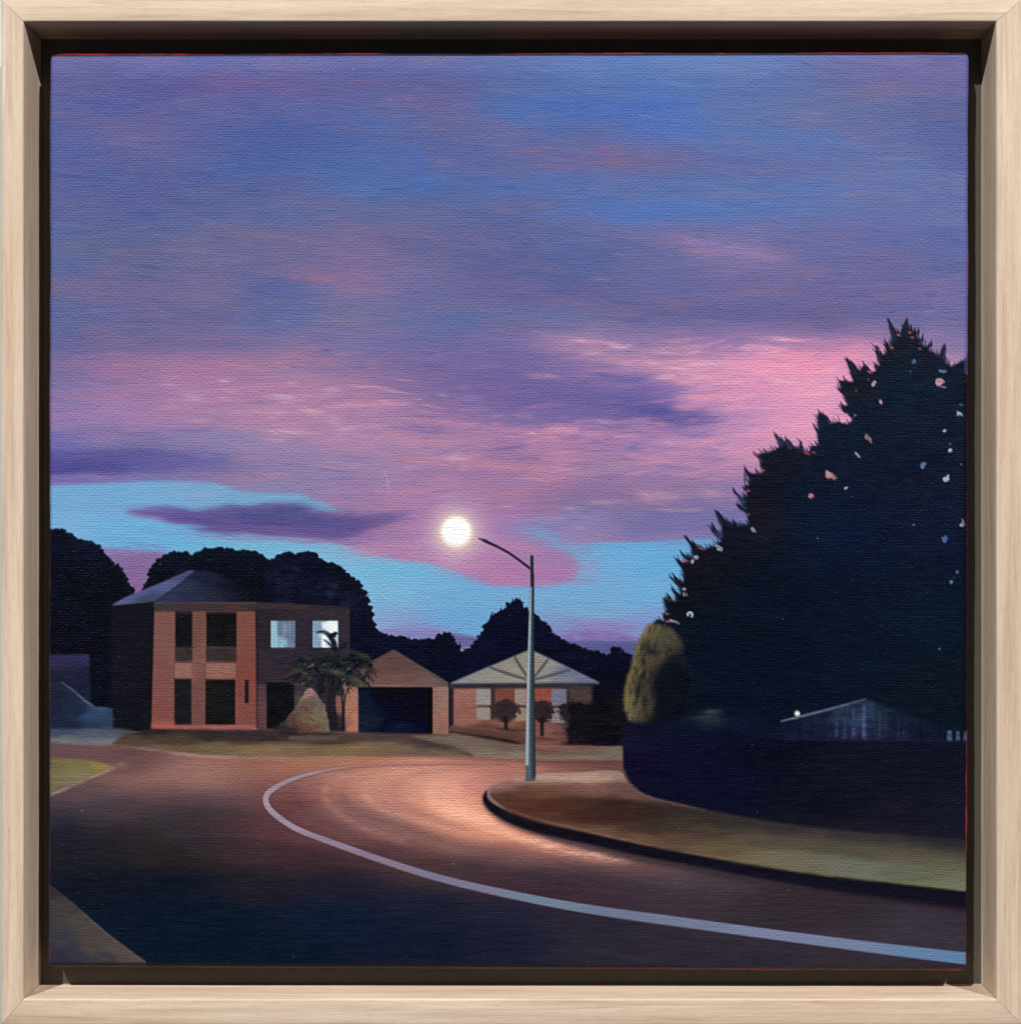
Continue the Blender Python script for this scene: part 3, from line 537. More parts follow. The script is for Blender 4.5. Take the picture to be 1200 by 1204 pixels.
# ------------------------------------------------------------------ lawns, drive, road
K = 'painted_road'
RD = samples([(60, 884, '624852'), (60, 888, '62464e'), (110, 885, '6a4c52'), (150, 900, '6c4c4c'), (150, 890, '644648'), (250, 905, '96685e'), (200, 915, '94685e'), (160, 925, '7c5854'), (200, 925, '74544f'), (240, 915, '9a6c64'), (300, 903, '925e4e'),
  (270, 918, '8a6260'), (350, 898, 'a0684e'), (420, 895, 'a26650'), (450, 893, 'a46a54'), (560, 893, '94564c'), (560, 900, 'b0705e'), (650, 897, '764e4a'), (720, 899, '6a4444'), (620, 903, '9c6458'),
  (100, 935, '604a50'), (60, 945, '4a3e48'), (60, 965, '2c2c3e'), (60, 985, '1c2236'), (120, 950, '46394a'), (150, 945, '4e3e48'), (200, 938, '5a464a'), (250, 937, '5e484e'), (290, 935, '6a4a4e'), (290, 915, '84564e'), (200, 960, '38323e'), (250, 955, '3c323e'), (280, 965, '4c363e'), (315, 980, '5a3840'), (300, 1000, '3e2e3a'), (250, 985, '342e3c'),
  (370, 1010, '382a38'), (100, 1000, '1e2132'), (150, 985, '2c2835'), (200, 1010, '26242f'), (200, 1040, '0e1a34'), (130, 1040, '101a32'), (250, 1080, '081a38'), (150, 1080, '0a1a36'), (300, 1040, '1e2134'), (400, 1040, '1c203c'), (300, 1110, '081a36'), (400, 1080, '0e1e40'), (500, 1110, '101c3c'), (500, 1070, '16203e'), (600, 1070, '1e2442'), (600, 1110, '1a2040'), (700, 1110, '2a2a40'), (700, 1090, '282840'), (800, 1120, '2c2a40'), (900, 1110, '302e40'), (900, 1130, '2a2a3e'), (1000, 1130, '332e3e'), (1100, 1138, '322c3e'),
  (345, 912, '8e5c56'), (330, 935, '744448'), (345, 950, '603840'), (370, 925, '8c5c58'), (370, 955, '744a4c'), (400, 908, '9e6c60'), (400, 930, '98625a'), (385, 940, '88564f'), (420, 910, 'a8745f'), (425, 925, 'b07868'), (450, 912, 'ba8070'), (440, 935, 'bc8070'), (400, 955, '8a5c5a'), (430, 955, '7e585a'), (410, 970, '845656'), (450, 975, '8a5c58'), (380, 975, '62404a'), (400, 990, '643c44'), (450, 965, '86605f'),
  (480, 908, 'c28674'), (520, 906, 'c48674'), (560, 908, 'c08474'), (600, 912, 'a4685a'), (580, 905, 'b47464'), (470, 930, 'a87066'), (500, 922, 'd2907a'), (520, 930, 'eca284'), (500, 940, 'd88e76'), (535, 920, 'e29e86'), (550, 935, 'd08274'), (545, 925, 'c88080'), (560, 920, 'b06a6c'), (568, 940, '9c5c54'), (540, 945, 'f4a482'), (520, 955, 'e69a7c'), (490, 955, 'b8796a'), (560, 965, 'f09c78'), (580, 975, 'e8906e'), (600, 982, 'e08a6c'), (560, 980, 'd8886c'), (530, 975, 'cc8268'), (500, 975, 'a87060'), (480, 970, '8a6060'), (540, 990, '966458'), (500, 990, '7e5454'), (460, 1000, '543a42'), (440, 1005, '4a3440'),
  (620, 990, 'd48468'), (650, 998, 'b87260'), (690, 1005, 'a0685c'), (620, 1003, '7c5252'), (580, 1003, '664850'), (600, 1000, '845852'), (730, 1013, '7c5250'), (770, 1020, '684a50'), (660, 1015, '564048'), (560, 1020, '403442'), (500, 1015, '46323c'), (620, 1030, '322e40'), (690, 1030, '383042'), (600, 1040, '442c3c'), (680, 1052, '402c3e'), (750, 1040, '3a3246'), (800, 1035, '4c3e4c'), (850, 1040, '463a48'), (800, 1060, '3c3246'), (900, 1060, '332e3c'), (950, 1075, '322d3b'), (1000, 1080, '322d3b'), (1060, 1090, '3a3448'), (1130, 1100, '3a3446'), (1130, 1085, '342e44'), (1000, 1100, '3a3446')], 26, 10, .35, .22)
RD = np.stack([blur(RD[..., c_], 15, 6) for c_ in range(3)], -1)
paint(poly([(50, 866), (735, 878), (760, 930), (1145, 1000), (1145, 1150), (50, 1150)], .5), RD + (vn(30, 3, 62) * 2.6 + vn(10, 2, 63) * 1.6)[..., None], 1, K)
# wheel sheen sweeping round the bend
def arc(cx, cy, rx, ry, a0, a1, n=26): return [(cx + rx * math.cos(math.radians(t)), cy + ry * math.sin(math.radians(t))) for t in np.linspace(a0, a1, n)]
for p, w, c, o, s in [
  ([(520, 903), (470, 908), (436, 918), (428, 930), (438, 945), (470, 958), (520, 972), (580, 988)], [2, 6, 9, 10, 8, 7, 6, 4], 'd89880', .5, 2.2),
  ([(560, 902), (500, 908), (470, 918), (462, 930), (472, 944), (500, 958), (550, 975)], [2, 4, 5, 6, 6, 5, 3], '8c5a54', .55, 2.6),
  ([(410, 918), (402, 930), (410, 948), (440, 962), (500, 982), (560, 998)], [2, 5, 7, 8, 8, 5], '684a4c', .5, 3.4),
  ([(480, 905), (420, 910), (388, 922), (382, 938), (396, 955), (430, 975), (480, 992)], [2, 5, 7, 8, 7, 6, 3], 'b27c6c', .5, 2.6),
  ([(350, 915), (345, 932), (358, 952), (400, 975), (450, 996), (520, 1016)], [2, 5, 6, 7, 6, 4], '5a383e', .4, 3.4),
  ([(520, 920), (505, 930), (512, 944), (545, 958), (600, 980), (670, 1000), (740, 1013)], [3, 8, 12, 13, 11, 8, 3], 'ffc2a8', .75, 4),
  ([(560, 915), (548, 926), (550, 938)], [4, 9, 5], 'b4626c', .45, 3),
  ([(400, 899), (480, 902), (560, 901), (640, 904)], [2, 4, 5, 2], 'd0907c', .35, 2),
  ([(640, 905), (610, 910), (580, 918)], [2, 5, 3], 'bc7868', .5, 2),
  ([(60, 904), (140, 915), (240, 912), (330, 905)], [1, 6, 8, 2], '96685e', .3, 3)]:
    line(p, w, c, o, s, None, .6)
dab(450, 930, 56, 18, 'b87a6a', .35, 8, 2, 1); dab(500, 930, 62, 24, 'e09a80', .5, 10, 2, 1); dab(620, 905, 60, 6, 'a8685c', .4, 0); dab(548, 948, 34, 14, 'f4ac8c', .6, 24, 2, 1); dab(430, 922, 40, 12, 'bc8070', .4, 6); dab(500, 912, 60, 7, 'cc8c78', .4, 0); dab(600, 980, 40, 7, 'dc8c70', .5, 14)
for i in range(90):
    x = r.uniform(330, 760); y = r.uniform(905, 1040); c = IMG[int(y - OY), int(x - OX)]
    dab(x + 8, y + 3, r.uniform(14, 34), r.uniform(1.2, 2.6), c + r.uniform(-7, 7), .4, 16 if x > 560 else (8 if y > 950 else -3))
for i in range(60):
    x = r.uniform(60, 1130); y = r.uniform(905, 1130); c = IMG[int(y - OY), int(x - OX)]
    dab(x, y, r.uniform(16, 44), r.uniform(1.4, 3.4), c + r.uniform(-4, 4), .4, 6)
# pale drive at far left, left verge
paint(poly([(50, 857), (145, 857), (160, 860), (140, 874), (120, 877), (50, 873)], 1.2), samples([(60, 860, '3e4860'), (60, 869, '6c6c70'), (120, 862, '4c566a'), (120, 871, '6c6c70'), (150, 861, '464a54')], 16, 4), .97, 'painted_driveway#left', .2)
LW = samples([(150, 870, '544238'), (180, 863, '2e2630'), (200, 872, '4c3e34'), (250, 866, '342c30'), (250, 880, '6e5a42'), (300, 866, '382c32'), (320, 882, '7e6448'), (350, 881, '765c46'), (420, 880, '7c6442'), (400, 872, '4a3a38'), (470, 880, '705c48'), (450, 872, '4c3c40'), (500, 876, '4e3e40'), (530, 886, '685846'), (200, 880, '6a5444')], 22, 5)
paint(poly([(130, 875), (146, 864), (178, 857), (330, 859), (534, 864), (560, 890), (470, 889), (420, 890), (330, 892), (260, 890), (200, 884), (160, 879)], 1.2), LW + (vn(16, 2.2, 64) * 4)[..., None], 1, 'painted_lawn#far', .2)
paint(poly([(480, 866), (534, 862), (600, 874), (640, 880), (735, 877), (740, 895), (640, 894), (560, 891), (548, 886), (510, 874)], 1.2), samples([(500, 868, '6a5a52'), (540, 872, '6e5e54'), (570, 885, '766a58'), (620, 885, '7a6e5c'), (680, 890, '766a58'), (640, 878, '6a4c46'), (690, 880, '6a5850'), (725, 885, '6e6256'), (600, 877, '665850')], 20, 5) + (vn(20, 2, 65) * 4)[..., None], .95, 'painted_driveway', .2)
line([(470, 866), (500, 873), (530, 880), (556, 889)], [3, 5, 5, 2], '46363c', .8, 1.5, None, .4)
line([(560, 893), (620, 895), (680, 896), (733, 896)], [1, 2.5, 3, 3], '5a3840', .6, 1.2); line([(440, 889), (500, 890), (560, 893)], [2, 2.5, 2], '744a44', .5, 1)
paint(poly([(340, 864.5), (397, 866), (398, 870), (339, 870)], .8), '5a4c50', .8, 'painted_kerb_stone')
line([(140, 877), (180, 882), (220, 887), (260, 890), (330, 891.5), (420, 890)], [.8, 2, 3, 3, 3.6, 2], '94706a', .8, .9, 'painted_kerb#far', .4)
line([(200, 886), (240, 889.5), (280, 890)], [1, 2, 1], 'b08c88', .6, .7)
paint(poly([(50, 891), (62, 891), (95, 893), (120, 897), (137, 902), (110, 912), (80, 923), (50, 935)], 1.3), samples([(60, 898, '6e6440'), (100, 900, '766c44'), (65, 915, '746c4a'), (90, 912, '7a704e'), (125, 901, '86783c'), (65, 928, '70664a')], 14, 7) + (vn(14, 2, 66) * 4)[..., None], 1, 'painted_lawn#left', .2)
line([(136, 903), (118, 910), (95, 919), (75, 928), (56, 936)], [2.2, 3.4, 4, 4.4, 5], '887064', .9, 1, 'painted_kerb#left', .4); line([(128, 906), (105, 915)], [1.4, 1.6], 'a48c80', .7, .7, fine=False)
dab(145, 901, 10, 3, '8a6a62', .6, -15)
# pavement corner bottom left
paint(poly([(50, 1037), (64, 1044), (90, 1065), (110, 1083), (130, 1100), (150, 1115), (172, 1131), (172, 1150), (50, 1150)], .9), samples([(60, 1050, '38323a'), (75, 1070, '423e42'), (95, 1085, '4a4444'), (70, 1100, '3c3a48'), (110, 1105, '4c4444'), (140, 1122, '54484a'), (80, 1120, '38384a'), (65, 1130, '34304a'), (120, 1128, '403c44')], 14, 10) + (vn(12, 3, 67) * 3)[..., None], 1, 'painted_pavement', .2)
line([(92, 1070), (112, 1087), (135, 1107), (165, 1129)], [.5, 1.6, 2, 1.4], '5c504e', .6, .8)
# rounded verge
VG = samples([(585, 922, 'a07064'), (610, 917, 'b08474'), (640, 913, 'b48a7a'), (660, 914, 'b08670'), (690, 912, 'b4907a'), (710, 914, 'a8846a'), (725, 912, '9a7868'), (735, 925, '704e44'), (590, 932, '643c30'), (620, 926, '6c4436'), (650, 928, '74483a'), (690, 926, '84564a'), (710, 930, '80554a'), (740, 935, '6a4c44'), (610, 945, '62382c'), (650, 945, '582f26'), (690, 942, '50302c'), (720, 945, '3a2626'), (630, 958, '643c30'), (680, 960, '4c2c26'), (720, 962, '42282a'), (660, 970, '6c4a38'), (700, 978, '70503c'), (760, 955, '382a2a'), (760, 975, '4a3230'), (760, 990, '6c4e3c'), (800, 962, '383030'), (800, 985, '5e463a'), (830, 1003, '6a543e'), (850, 975, '423834'), (860, 995, '60503a'), (900, 985, '50463a'), (900, 1010, '706246'), (960, 990, '524a36'), (960, 1015, '6a6042'), (1000, 1000, '504a32'), (1000, 1025, '6a6448'), (1060, 1005, '565034'), (1060, 1025, '625c3c'), (1100, 990, '383838'), (1100, 1015, '5c5634'), (1120, 1038, '686440'), (1000, 980, '3a3434'), (930, 973, '3a3032'), (860, 965, '363030'), (1125, 1000, '444238')], 24, 7, .4)
paint(poly(list(spline([(574, 931), (577, 925), (590, 920), (612, 914), (640, 909.5), (680, 908), (728, 907), (742, 925), (756, 934), (772, 940), (800, 946), (850, 957), (900, 965), (960, 973), (1040, 981), (1145, 988)])) +
           list(spline([(1145, 1050), (1050, 1039), (960, 1029), (860, 1014), (800, 1002), (750, 993), (700, 983), (640, 969), (610, 961), (590, 951), (578, 943), (573, 936), (574, 931)])), .8), (VG * np.array([.97, 1.0, 1.06]) * np.clip(1.0 + (XX - 860) / 2600, .92, 1.1)[..., None] * (1 - np.clip((XX - 850) / 200, 0, 1) * .0)[..., None] + np.clip((XX - 850) / 150, 0, 1)[..., None] * np.array([-4, 0, 14])) + (vn(24, 2.4, 68) * 3.5)[..., None], 1, 'painted_verge')
line([(606, 917), (640, 914), (690, 917), (722, 914)], [3, 6, 8, 4], 'c29a88', .45, 1.6, None, .5); line([(612, 921.5), (650, 922.5), (700, 922)], [1, 2.5, 1], '8a5a4c', .5, 1.2)
KS = [(573, 930), (570, 938), (576, 947), (590, 957), (610, 966), (640, 975), (700, 988), (750, 999), (800, 1008), (860, 1020), (960, 1036), (1050, 1047), (1145, 1059)]
line([(x, y + 3) for x, y in KS], [2, 6, 10, 13, 14, 15, 16, 18, 20, 21, 21, 22, 23], '2c2436', .7, 2.4)
line(KS, [3, 6, 9, 11, 12, 13, 13, 14, 15, 15, 16, 17, 18], mottled((19, 18, 34), (4, 3, 6), 69, 14, 3), .96, 1.1, 'painted_kerb#shadow')
line([(640, 984), (690, 997), (750, 1010), (820, 1022), (900, 1036), (1000, 1050), (1140, 1068)], [2, 6, 7, 6, 6, 5, 4], '3c3444', .6, 2)
line([(581, 923), (574.5, 930), (575, 937), (582, 944), (594, 951)], [1, 3.2, 3.6, 3.4, 1.4], '86706a', .9, .8, 'painted_kerb')
line([(594, 951), (630, 963), (680, 975), (740, 989), (800, 1001), (860, 1012)], [1.4, 2, 3, 3, 3, 2], '82604c', .65, 1.1, 'painted_kerb', .3); line([(860, 1013), (960, 1028), (1050, 1037), (1136, 1046)], [2, 3, 4, 4], '7a744e', .55, 1.4, None, .3)
line([(800, 1001), (880, 1014), (950, 1026)], [1, 3, 2], '82724e', .5, 1.2)
line([(800, 952), (860, 964), (940, 977), (1040, 988), (1145, 998)], [4, 9, 14, 18, 22], '38312f', .6, 4.5, None, .3)
line([(780, 962), (860, 980), (950, 994), (1050, 1004), (1145, 1012)], [3, 8, 12, 12, 12], '5c4a3c', .5, 4, None, .4)
line([(860, 1022), (960, 1040), (1050, 1052), (1145, 1064)], [4, 11, 14, 16], '17152b', .85, 2)
# painted centre line
CL = [(600, 899), (540, 899), (483, 899.5), (433, 900.5), (400, 903.3), (367, 909.5), (342, 917), (324, 926), (314, 934), (312.5, 943), (318, 953), (334, 966), (352, 976.5), (374, 985), (400, 994.5), (450, 1012), (500, 1028), (560, 1043.5), (650, 1062), (720, 1073.5), (800, 1084.5), (900, 1098), (1000, 1111), (1060, 1118.5), (1145, 1128.5)]
CW = [w_ * .9 for w_ in (.6, 1.2, 1.8, 2.4, 3.2, 4.2, 5.4, 6.6, 7.6, 7.6, 7.6, 7.4, 7.4, 7.4, 7.8, 8.4, 9, 9.6, 11, 12, 12.6, 13, 13.6, 14.5, 16)]
LC = samples([(430, 900, 'a4726a'), (340, 918, '9a8490'), (312, 940, 'a28c98'), (330, 962, '9a8898'), (380, 987, '8e7a90'), (450, 1012, '84748a'), (520, 1033, '78748e'), (650, 1062, '6c7e94'), (720, 1073, '6a7490'), (800, 1085, '6e7894'), (900, 1098, '747e9c'), (1000, 1110, '707e9e'), (1080, 1120, '5e7ea4'), (1130, 1127, '587ca6')], 40, 20)
line(CL, [w + 1.6 for w in CW], '3c2a36', .35, .9); line(CL, CW, LC, .97, .55, K + '/painted_road_line', 0, .5)

# ------------------------------------------------------------------ lit conifer and big dark tree at right
TREE = [(745, 870), (750, 800), (760, 745), (765, 738), (772, 728), (783, 731), (780, 722), (785, 716), (783, 712), (779, 702), (786, 709), (785, 701), (793, 707), (797, 705), (790, 694), (799, 699), (803, 695), (787, 678), (797, 688), (792, 678), (803, 685), (804, 675), (801, 667), (794, 657), (803, 662), (808, 660), (800, 650), (812, 656), (815, 653), (812, 642), (806, 632), (820, 642), (826, 646), (832, 644), (840, 642), (848, 636), (836, 623), (838, 620), (848, 628), (849, 618), (841, 601), (850, 608), (857, 617), (860, 619), (862, 613), (868, 619), (874, 617), (880, 617), (879, 605), (870, 598), (867, 595), (878, 599), (876, 590), (861, 577), (873, 585), (878, 583), (879, 576), (873, 575), (880, 570), (881, 562), (875, 553), (885, 557), (896, 556), (898, 552), (893, 546), (896, 541), (887, 534), (898, 533), (905, 531), (912, 529), (917, 524), (911, 511), (922, 519), (925, 517), (935, 526), (938, 530), (941, 519), (944, 530), (950, 533), (954, 524), (962, 524), (961, 510), (957, 502), (963, 506), (961, 492), (963, 484), (972, 491), (975, 498), (985, 496), (997, 499), (1003, 492), (998, 488), (991, 483), (990, 478), (997, 476), (992, 466), (985, 456), (990, 457), (986, 447), (1003, 449), (999, 435), (994, 420), (1004, 429), (1010, 437), (1015, 429), (1020, 433), (1022, 439), (1031, 435), (1027, 430), (1034, 430), (1031, 417), (1029, 407), (1037, 418), (1042, 414), (1040, 402), (1048, 409), (1048, 395), (1043, 373), (1052, 389), (1057, 394), (1061, 384), (1066, 374), (1069, 387), (1072, 389), (1078, 389), (1078, 397), (1084, 399), (1080, 404), (1088, 408), (1093, 404), (1092, 412), (1098, 415), (1104, 419), (1107, 409), (1110, 406), (1109, 421), (1112, 427), (1118, 431), (1130, 425), (1137, 421), (1145, 426), (1145, 876), (745, 876)]
K = 'painted_tree#big_conifer'
TC = samples([(800, 690, '110f18'), (830, 660, '120f1a'), (890, 600, '14111a'), (900, 560, '12111c'), (1000, 450, '14141e'), (1060, 400, '10141f'), (1000, 500, '0b1424'), (1060, 450, '0a1526'), (1090, 550, '0e1224'), (950, 600, '081226'), (1000, 650, '07122a'), (1100, 650, '0d1228'), (900, 700, '060f22'), (1000, 740, '061026'), (1100, 730, '081428'), (850, 750, '060f22'), (850, 800, '060e22'), (780, 800, '10101f'), (950, 800, '050f24'), (1100, 800, '0e1322'), (1000, 800, '081224')], 60, 50) + (vn(12, 3, 70) * 3)[..., None] * hx((1, 1, 1.3)) + (vn(50, 12, 71) * 1.6)[..., None]
paint(poly([(x - (0 if x > 1140 else 1.2), y) for x, y in TREE], 1.6), '40355c', .45)
paint(poly(TREE, .75), TC, 1, K)
q = np.random.RandomState(8)
for i in range(len(TREE) - 8):      # needles and brush flicks along the edge
    x, y = TREE[i + 4]; x2, y2 = TREE[i + 5]
    for k in range(3):
        t = q.uniform(); px, py = x + (x2 - x) * t, y + (y2 - y) * t
        L = q.uniform(3, 8); a = math.radians(q.uniform(215, 262) if px < 1062 else q.uniform(272, 310))
        line([(px + 2, py + 2), (px + L * math.cos(a), py + L * math.sin(a))], [2.0, .5], q.choice(['12152c', '1c2040', '0c1224']), .75, .5, fine=False)
for x, y, dx, dy, w, c in [(920, 524, -10, -13, 9, '2e2c50'), (930, 528, -8, -12, 6, '34305a'), (941, 530, 0, -11, 4, '2c2440'), (965, 505, -3, -20, 7, '1c1c38'), (1052, 402, -8, -28, 6, '252444'), (1034, 425, -4, -16, 6, '24223f'), (1005, 440, -10, -19, 7, '1d1c34'), (1108, 424, 2, -17, 6, '20203c'), (1064, 392, 2, -17, 7, '141a30'),
                       (848, 632, -9, -9, 8, '34406c'), (848, 616, -7, -14, 5, '1c2648'), (877, 598, -13, -19, 5, '1a2444'), (803, 694, -13, -14, 5, '182040'), (876, 566, -1, -12, 4, '182038')]:
    line([(x, y), (x + dx, y + dy)], [w, .8], c, .8, .9, fine=False, dry=.3)
# red ground glinting at the brush edges
for x, y, l, c in [(890, 534.5, 5, 'd84038'), (897, 553, 3, 'd04838'), (879.5, 577, 3, 'c83c38'), (949, 533, 5, 'd84440'), (957, 532, 3, 'c84038'), (1056, 394, 3, 'c85c48'), (1069, 391, 3, 'c85c4c'), (1072, 397, 3, 'b85048'), (1048, 409, 3, 'c86050'), (1081, 410, 3, 'b06058'), (1022, 437, 3, 'c84a48'), (825, 645, 7, 'b85850'), (805, 659, 6, 'c05c5c'), (785, 731, 4, 'b85858'), (784, 722, 3, 'b05050'), (1021, 446, 1.5, 'a04038'), (1006, 459, 1.5, 'a04038'), (791, 706, 5, '804040'), (1005, 488, 2, 'b06858'), (880, 605, 2, 'a83c38'), (1135, 448, 2, 'c03848')]:
    dab(x, y, l * .8, 1.3, c, .85, 10, 2, .3, None, 0, .3)
# chinks of sky through the crown
for x, y, rx, ry, a, c in [(1027, 451, 3, 4, 30, 'c8a8b8'), (1035, 473, 2.4, 3.6, -20, 'c0a0b4'), (1020, 515, 8, 2.8, 52, 'e0a4b0'), (1008, 535, 6, 1.6, 42, 'b898a8'), (977, 559, 9, 3.6, 40, 'e09cac'), (973, 560, 5, 2.4, 20, 'e8a4b0'), (953, 583, 3.6, 3.4, 20, 'e08c98'), (994, 574, 3, 1.5, -30, 'c8ccd4'), (1105, 449, 6, 5.4, 0, 'd8a0b0'), (1108, 437, 5, 2.6, 10, '6078a8'), (1109, 455, 5, 1.4, 5, '5a7cb4'), (1074, 425, 3, 3, 0, '38688c'), (1070, 437, 1.4, 2.4, 0, '2c4c70'),
                           (1128, 486, 5, 1.6, 35, 'a0c0dc'), (1126, 487, 1.6, 3, 0, 'a0c4dc'), (1129, 476, 3, 2, 0, '34506c'), (1110, 506.5, 2.6, 1.8, -20, 'd0dce0'), (1117, 529.5, 3, 2, -30, 'ccd4dc'), (1116.5, 522, .9, .9, 0, 'a8b8c0'), (1085, 547, 3.6, 4.2, 15, '5884bc'), (1130, 546, 1.1, 1.1, 0, '8898ac'), (1112, 563.5, 4, 3.4, -20, 'c4d4e8'), (1114, 560, 1.2, 3, 10, 'd4e0ee'), (1131, 617, 3.6, 3.4, 0, 'b4c0d8'), (1132, 613, 1, 4, -25, 'c0cce0'), (1110, 634, 4, 5, 20, '4a6cae'), (1125, 673, 2, 2.4, 0, '4068a0'), (1118, 684.5, 2.6, 3, -20, '4c78ac'), (1121.5, 679.5, 1.2, 1, 0, '2c4878'), (1074, 617, 1.5, .9, -40, '98b0b0'),
                           (885, 623, 6, 2.8, 38, '8cb4c4'), (846, 645, 4.4, 4, 30, '9cb0c0'), (842, 642, 4, 2, 10, '8ca4c0'), (818, 655, 5.5, 3.4, 10, 'b0b8cc'), (814, 660, 2.2, 3.4, 20, 'c0c4cc'), (804, 693, 3, 2, 0, 'a0a8b4'), (804, 699, 1.8, 3.6, -15, '9ca4ac'), (807, 699, 1, 3, -20, '8c98a4'), (793, 731, 8, 2.2, 22, '8c9cb0'), (789, 730, 3, 1.6, 10, 'a0acc0'), (1104, 763, 1.6, 1.1, 20, '90a8c0'), (961, 633, 1, 1, 0, '7c9098'), (803, 780, 1, .8, 0, '8890a0'), (920, 728, 1.4, .8, 30, '50606c'), (905, 888, 1, .8, 0, '504c50'), (1081, 899, 1.4, 1, 10, '88909c')]:
    chip(x, y, rx * (.8 if x < 900 else .88), ry * (.8 if x < 900 else .88), hx(c) * (.8 if x < 900 else .86), a, 'painted_tree#big_conifer/painted_sky_gap#%d' % len(KEYS) if rx * ry > 9 else None, int(x * 7 + y))
for k in range(8): line([(1016 + q.uniform(-3, 3) + k % 4, 508 + k % 4 * 2), (1022 + k % 4, 520 + k % 3)], [1, .8], '10182a', .5, .4, fine=False) if k < 3 else line([(970 + k * 1.6, 554), (977 + k * 1.6, 563)], [.8, .6], '10182a', .6, .35, fine=False)
for a in np.linspace(-200, 50, 12): dab(811 + 2.8 * math.cos(math.radians(a)), 723 + 2.8 * math.sin(math.radians(a)), 1.2, 1.2, 'b8bec8', .8, 0, 3, .1, None, .5, .1)
K = 'painted_bush#lit'
paint(poly(leafy([(735, 838), (734, 822), (735, 808), (738, 795), (743, 780), (747, 768), (750, 757), (756, 746), (761, 736), (768, 733), (776, 736), (790, 742), (800, 752), (803, 765)], 1.8, 4, 11) + [(812, 800), (800, 850), (745, 850), (738, 845)], 2.6), samples([(740, 800, '665c38'), (737, 825, '6c5f3c'), (745, 840, '70624a'), (750, 765, '625a42'), (765, 742, '605638'), (780, 745, '54503c'), (790, 755, '504a3c'), (760, 760, '3c4038'), (770, 770, '4c4438'), (755, 790, '5c5244'), (765, 800, '28242a'), (785, 790, '181826'), (750, 825, '584c44'), (760, 835, '3c342e'), (780, 830, '101424'), (795, 800, '0c1022'), (795, 770, '26262c'), (790, 845, '0c1022')], 10, 12), 1, K, .3)
for i in range(260):
    y = q.uniform(736, 847); e = np.interp(y, [735, 757, 780, 808, 838], [764, 751, 744, 736, 737]); t_ = abs(q.normal(0, 17)) + 2; x = e + t_
    if x > 803 or (x > 768 + q.uniform(-3, 3) and y > 778 + q.uniform(-8, 8)): continue
    c = hx('6c603c') * max(0, 1 - t_ / 26) + hx('4c4038') * min(1, t_ / 26)
    if q.uniform() < .38: c = hx('23242a')
    dab(x, y, q.uniform(2.5, 7), q.uniform(1, 2.4), c + q.uniform(-9, 12), .55, q.uniform(75, 125), 2, .5)
line([(762, 737), (752, 757), (745, 782), (737.5, 806), (736, 825), (741, 843)], [3, 4, 4, 4, 4, 3], '7c7244', .45, 1.4, None, .5)
for d in [(765, 765, 8, 6, '181e2a'), (756, 795, 3, 9, '161620'), (787, 762, 5, 4, '121826'), (750, 815, 2.4, 12, '1e1c24'), (759, 825, 3, 10, '181820')]: dab(d[0], d[1], d[2], d[3], d[4], .75, 10, 2, .6)
for x, y, a_, b_, c in [(785, 750, 9, 7, '4e4840'), (795, 762, 7, 8, '48423c'), (778, 772, 7, 5, '544a40'), (770, 790, 5, 8, '3c3430'), (762, 812, 4, 12, '50463a'), (764, 832, 4, 8, '544a40'), (792, 790, 10, 14, '14141e'), (780, 815, 12, 24, '10121e')]: dab(x, y, a_, b_, c, .7, 12, 2, 1)
dab(800, 790, 13, 34, '0c1222', .8, 0, 2, 1); dab(790, 815, 14, 26, '0e1322', .8, 0, 2, 1)
dab(832, 847, 20, 10, '3c4448', .75, 0, 2.2); dab(836, 840, 12, 6, '444c50', .6); dab(870, 852, 26, 9, '161f3c', .7)

# ------------------------------------------------------------------ shed roof, fence
K = 'painted_shed'
paint(poly([(917, 849), (1018, 822), (1035, 829), (1060, 838), (1095, 850), (1136, 866), (1136, 872), (905, 872)], 1.6), samples([(930, 855, '15193a'), (960, 850, '1a2242'), (950, 868, '1c1c40'), (1000, 840, '263252'), (1015, 850, '2c4068'), (1030, 855, '222e4e'), (1060, 850, '18203c'), (1090, 860, '121a34'), (1040, 868, '20204a'), (1000, 865, '22264c'), (1120, 868, '0f162c')], 18, 9) + (vn(3, 30, 72) * 4)[..., None], .95, K, .3)
for x, w, c, y0 in [(983, 3, '40587c', 846), (993, 3, '3c5070', 844), (1003, 4, '44587c', 832), (1015.5, 5, '4c6c9c', 828), (1034, 3, '3a4a72', 836), (1005, 1.4, '506898', 850), (1056, 2, '28385c', 842)]: line([(x, y0), (x - .3, 869)], [w * .5, w], c, .5, 1, None, .5, fine=False)
line([(917, 848.5), (945, 841.5), (980, 832.5), (1018, 822)], [1.4, 2.6, 2.2, 1], '5c7088', .9, .6, K + '/painted_roof_edge', .2)
FC = samples([(740, 870, '15143a'), (760, 900, '111030'), (800, 870, '0f1232'), (850, 920, '0e1230'), (900, 880, '0a1026'), (950, 940, '101428'), (1000, 900, '12162c'), (1100, 900, '14152c'), (1060, 960, '18182e'), (1120, 960, '181a30'), (760, 860, '141232')], 50, 24) + (vn(16, 3, 73) * 2.4)[..., None]
paint(poly(list(spline([(731, 850), (732, 880), (733, 905), (737, 918), (745, 927), (758, 935), (776, 941), (800, 946.5), (850, 957), (900, 966), (960, 974), (1040, 981), (1145, 989)])) + [(1145, 871), (1060, 871), (917, 870), (860, 862), (800, 856)], 1.0), FC, 1, 'painted_fence')
paint(poly([(731, 850), (800, 844), (870, 850), (917, 862), (917, 880), (731, 870)], 6), '10132e', .6); paint(poly([(1145, 978), (1040, 970), (900, 955), (850, 950), (1145, 1000), (1145, 990)], 4), '241f30', .6)
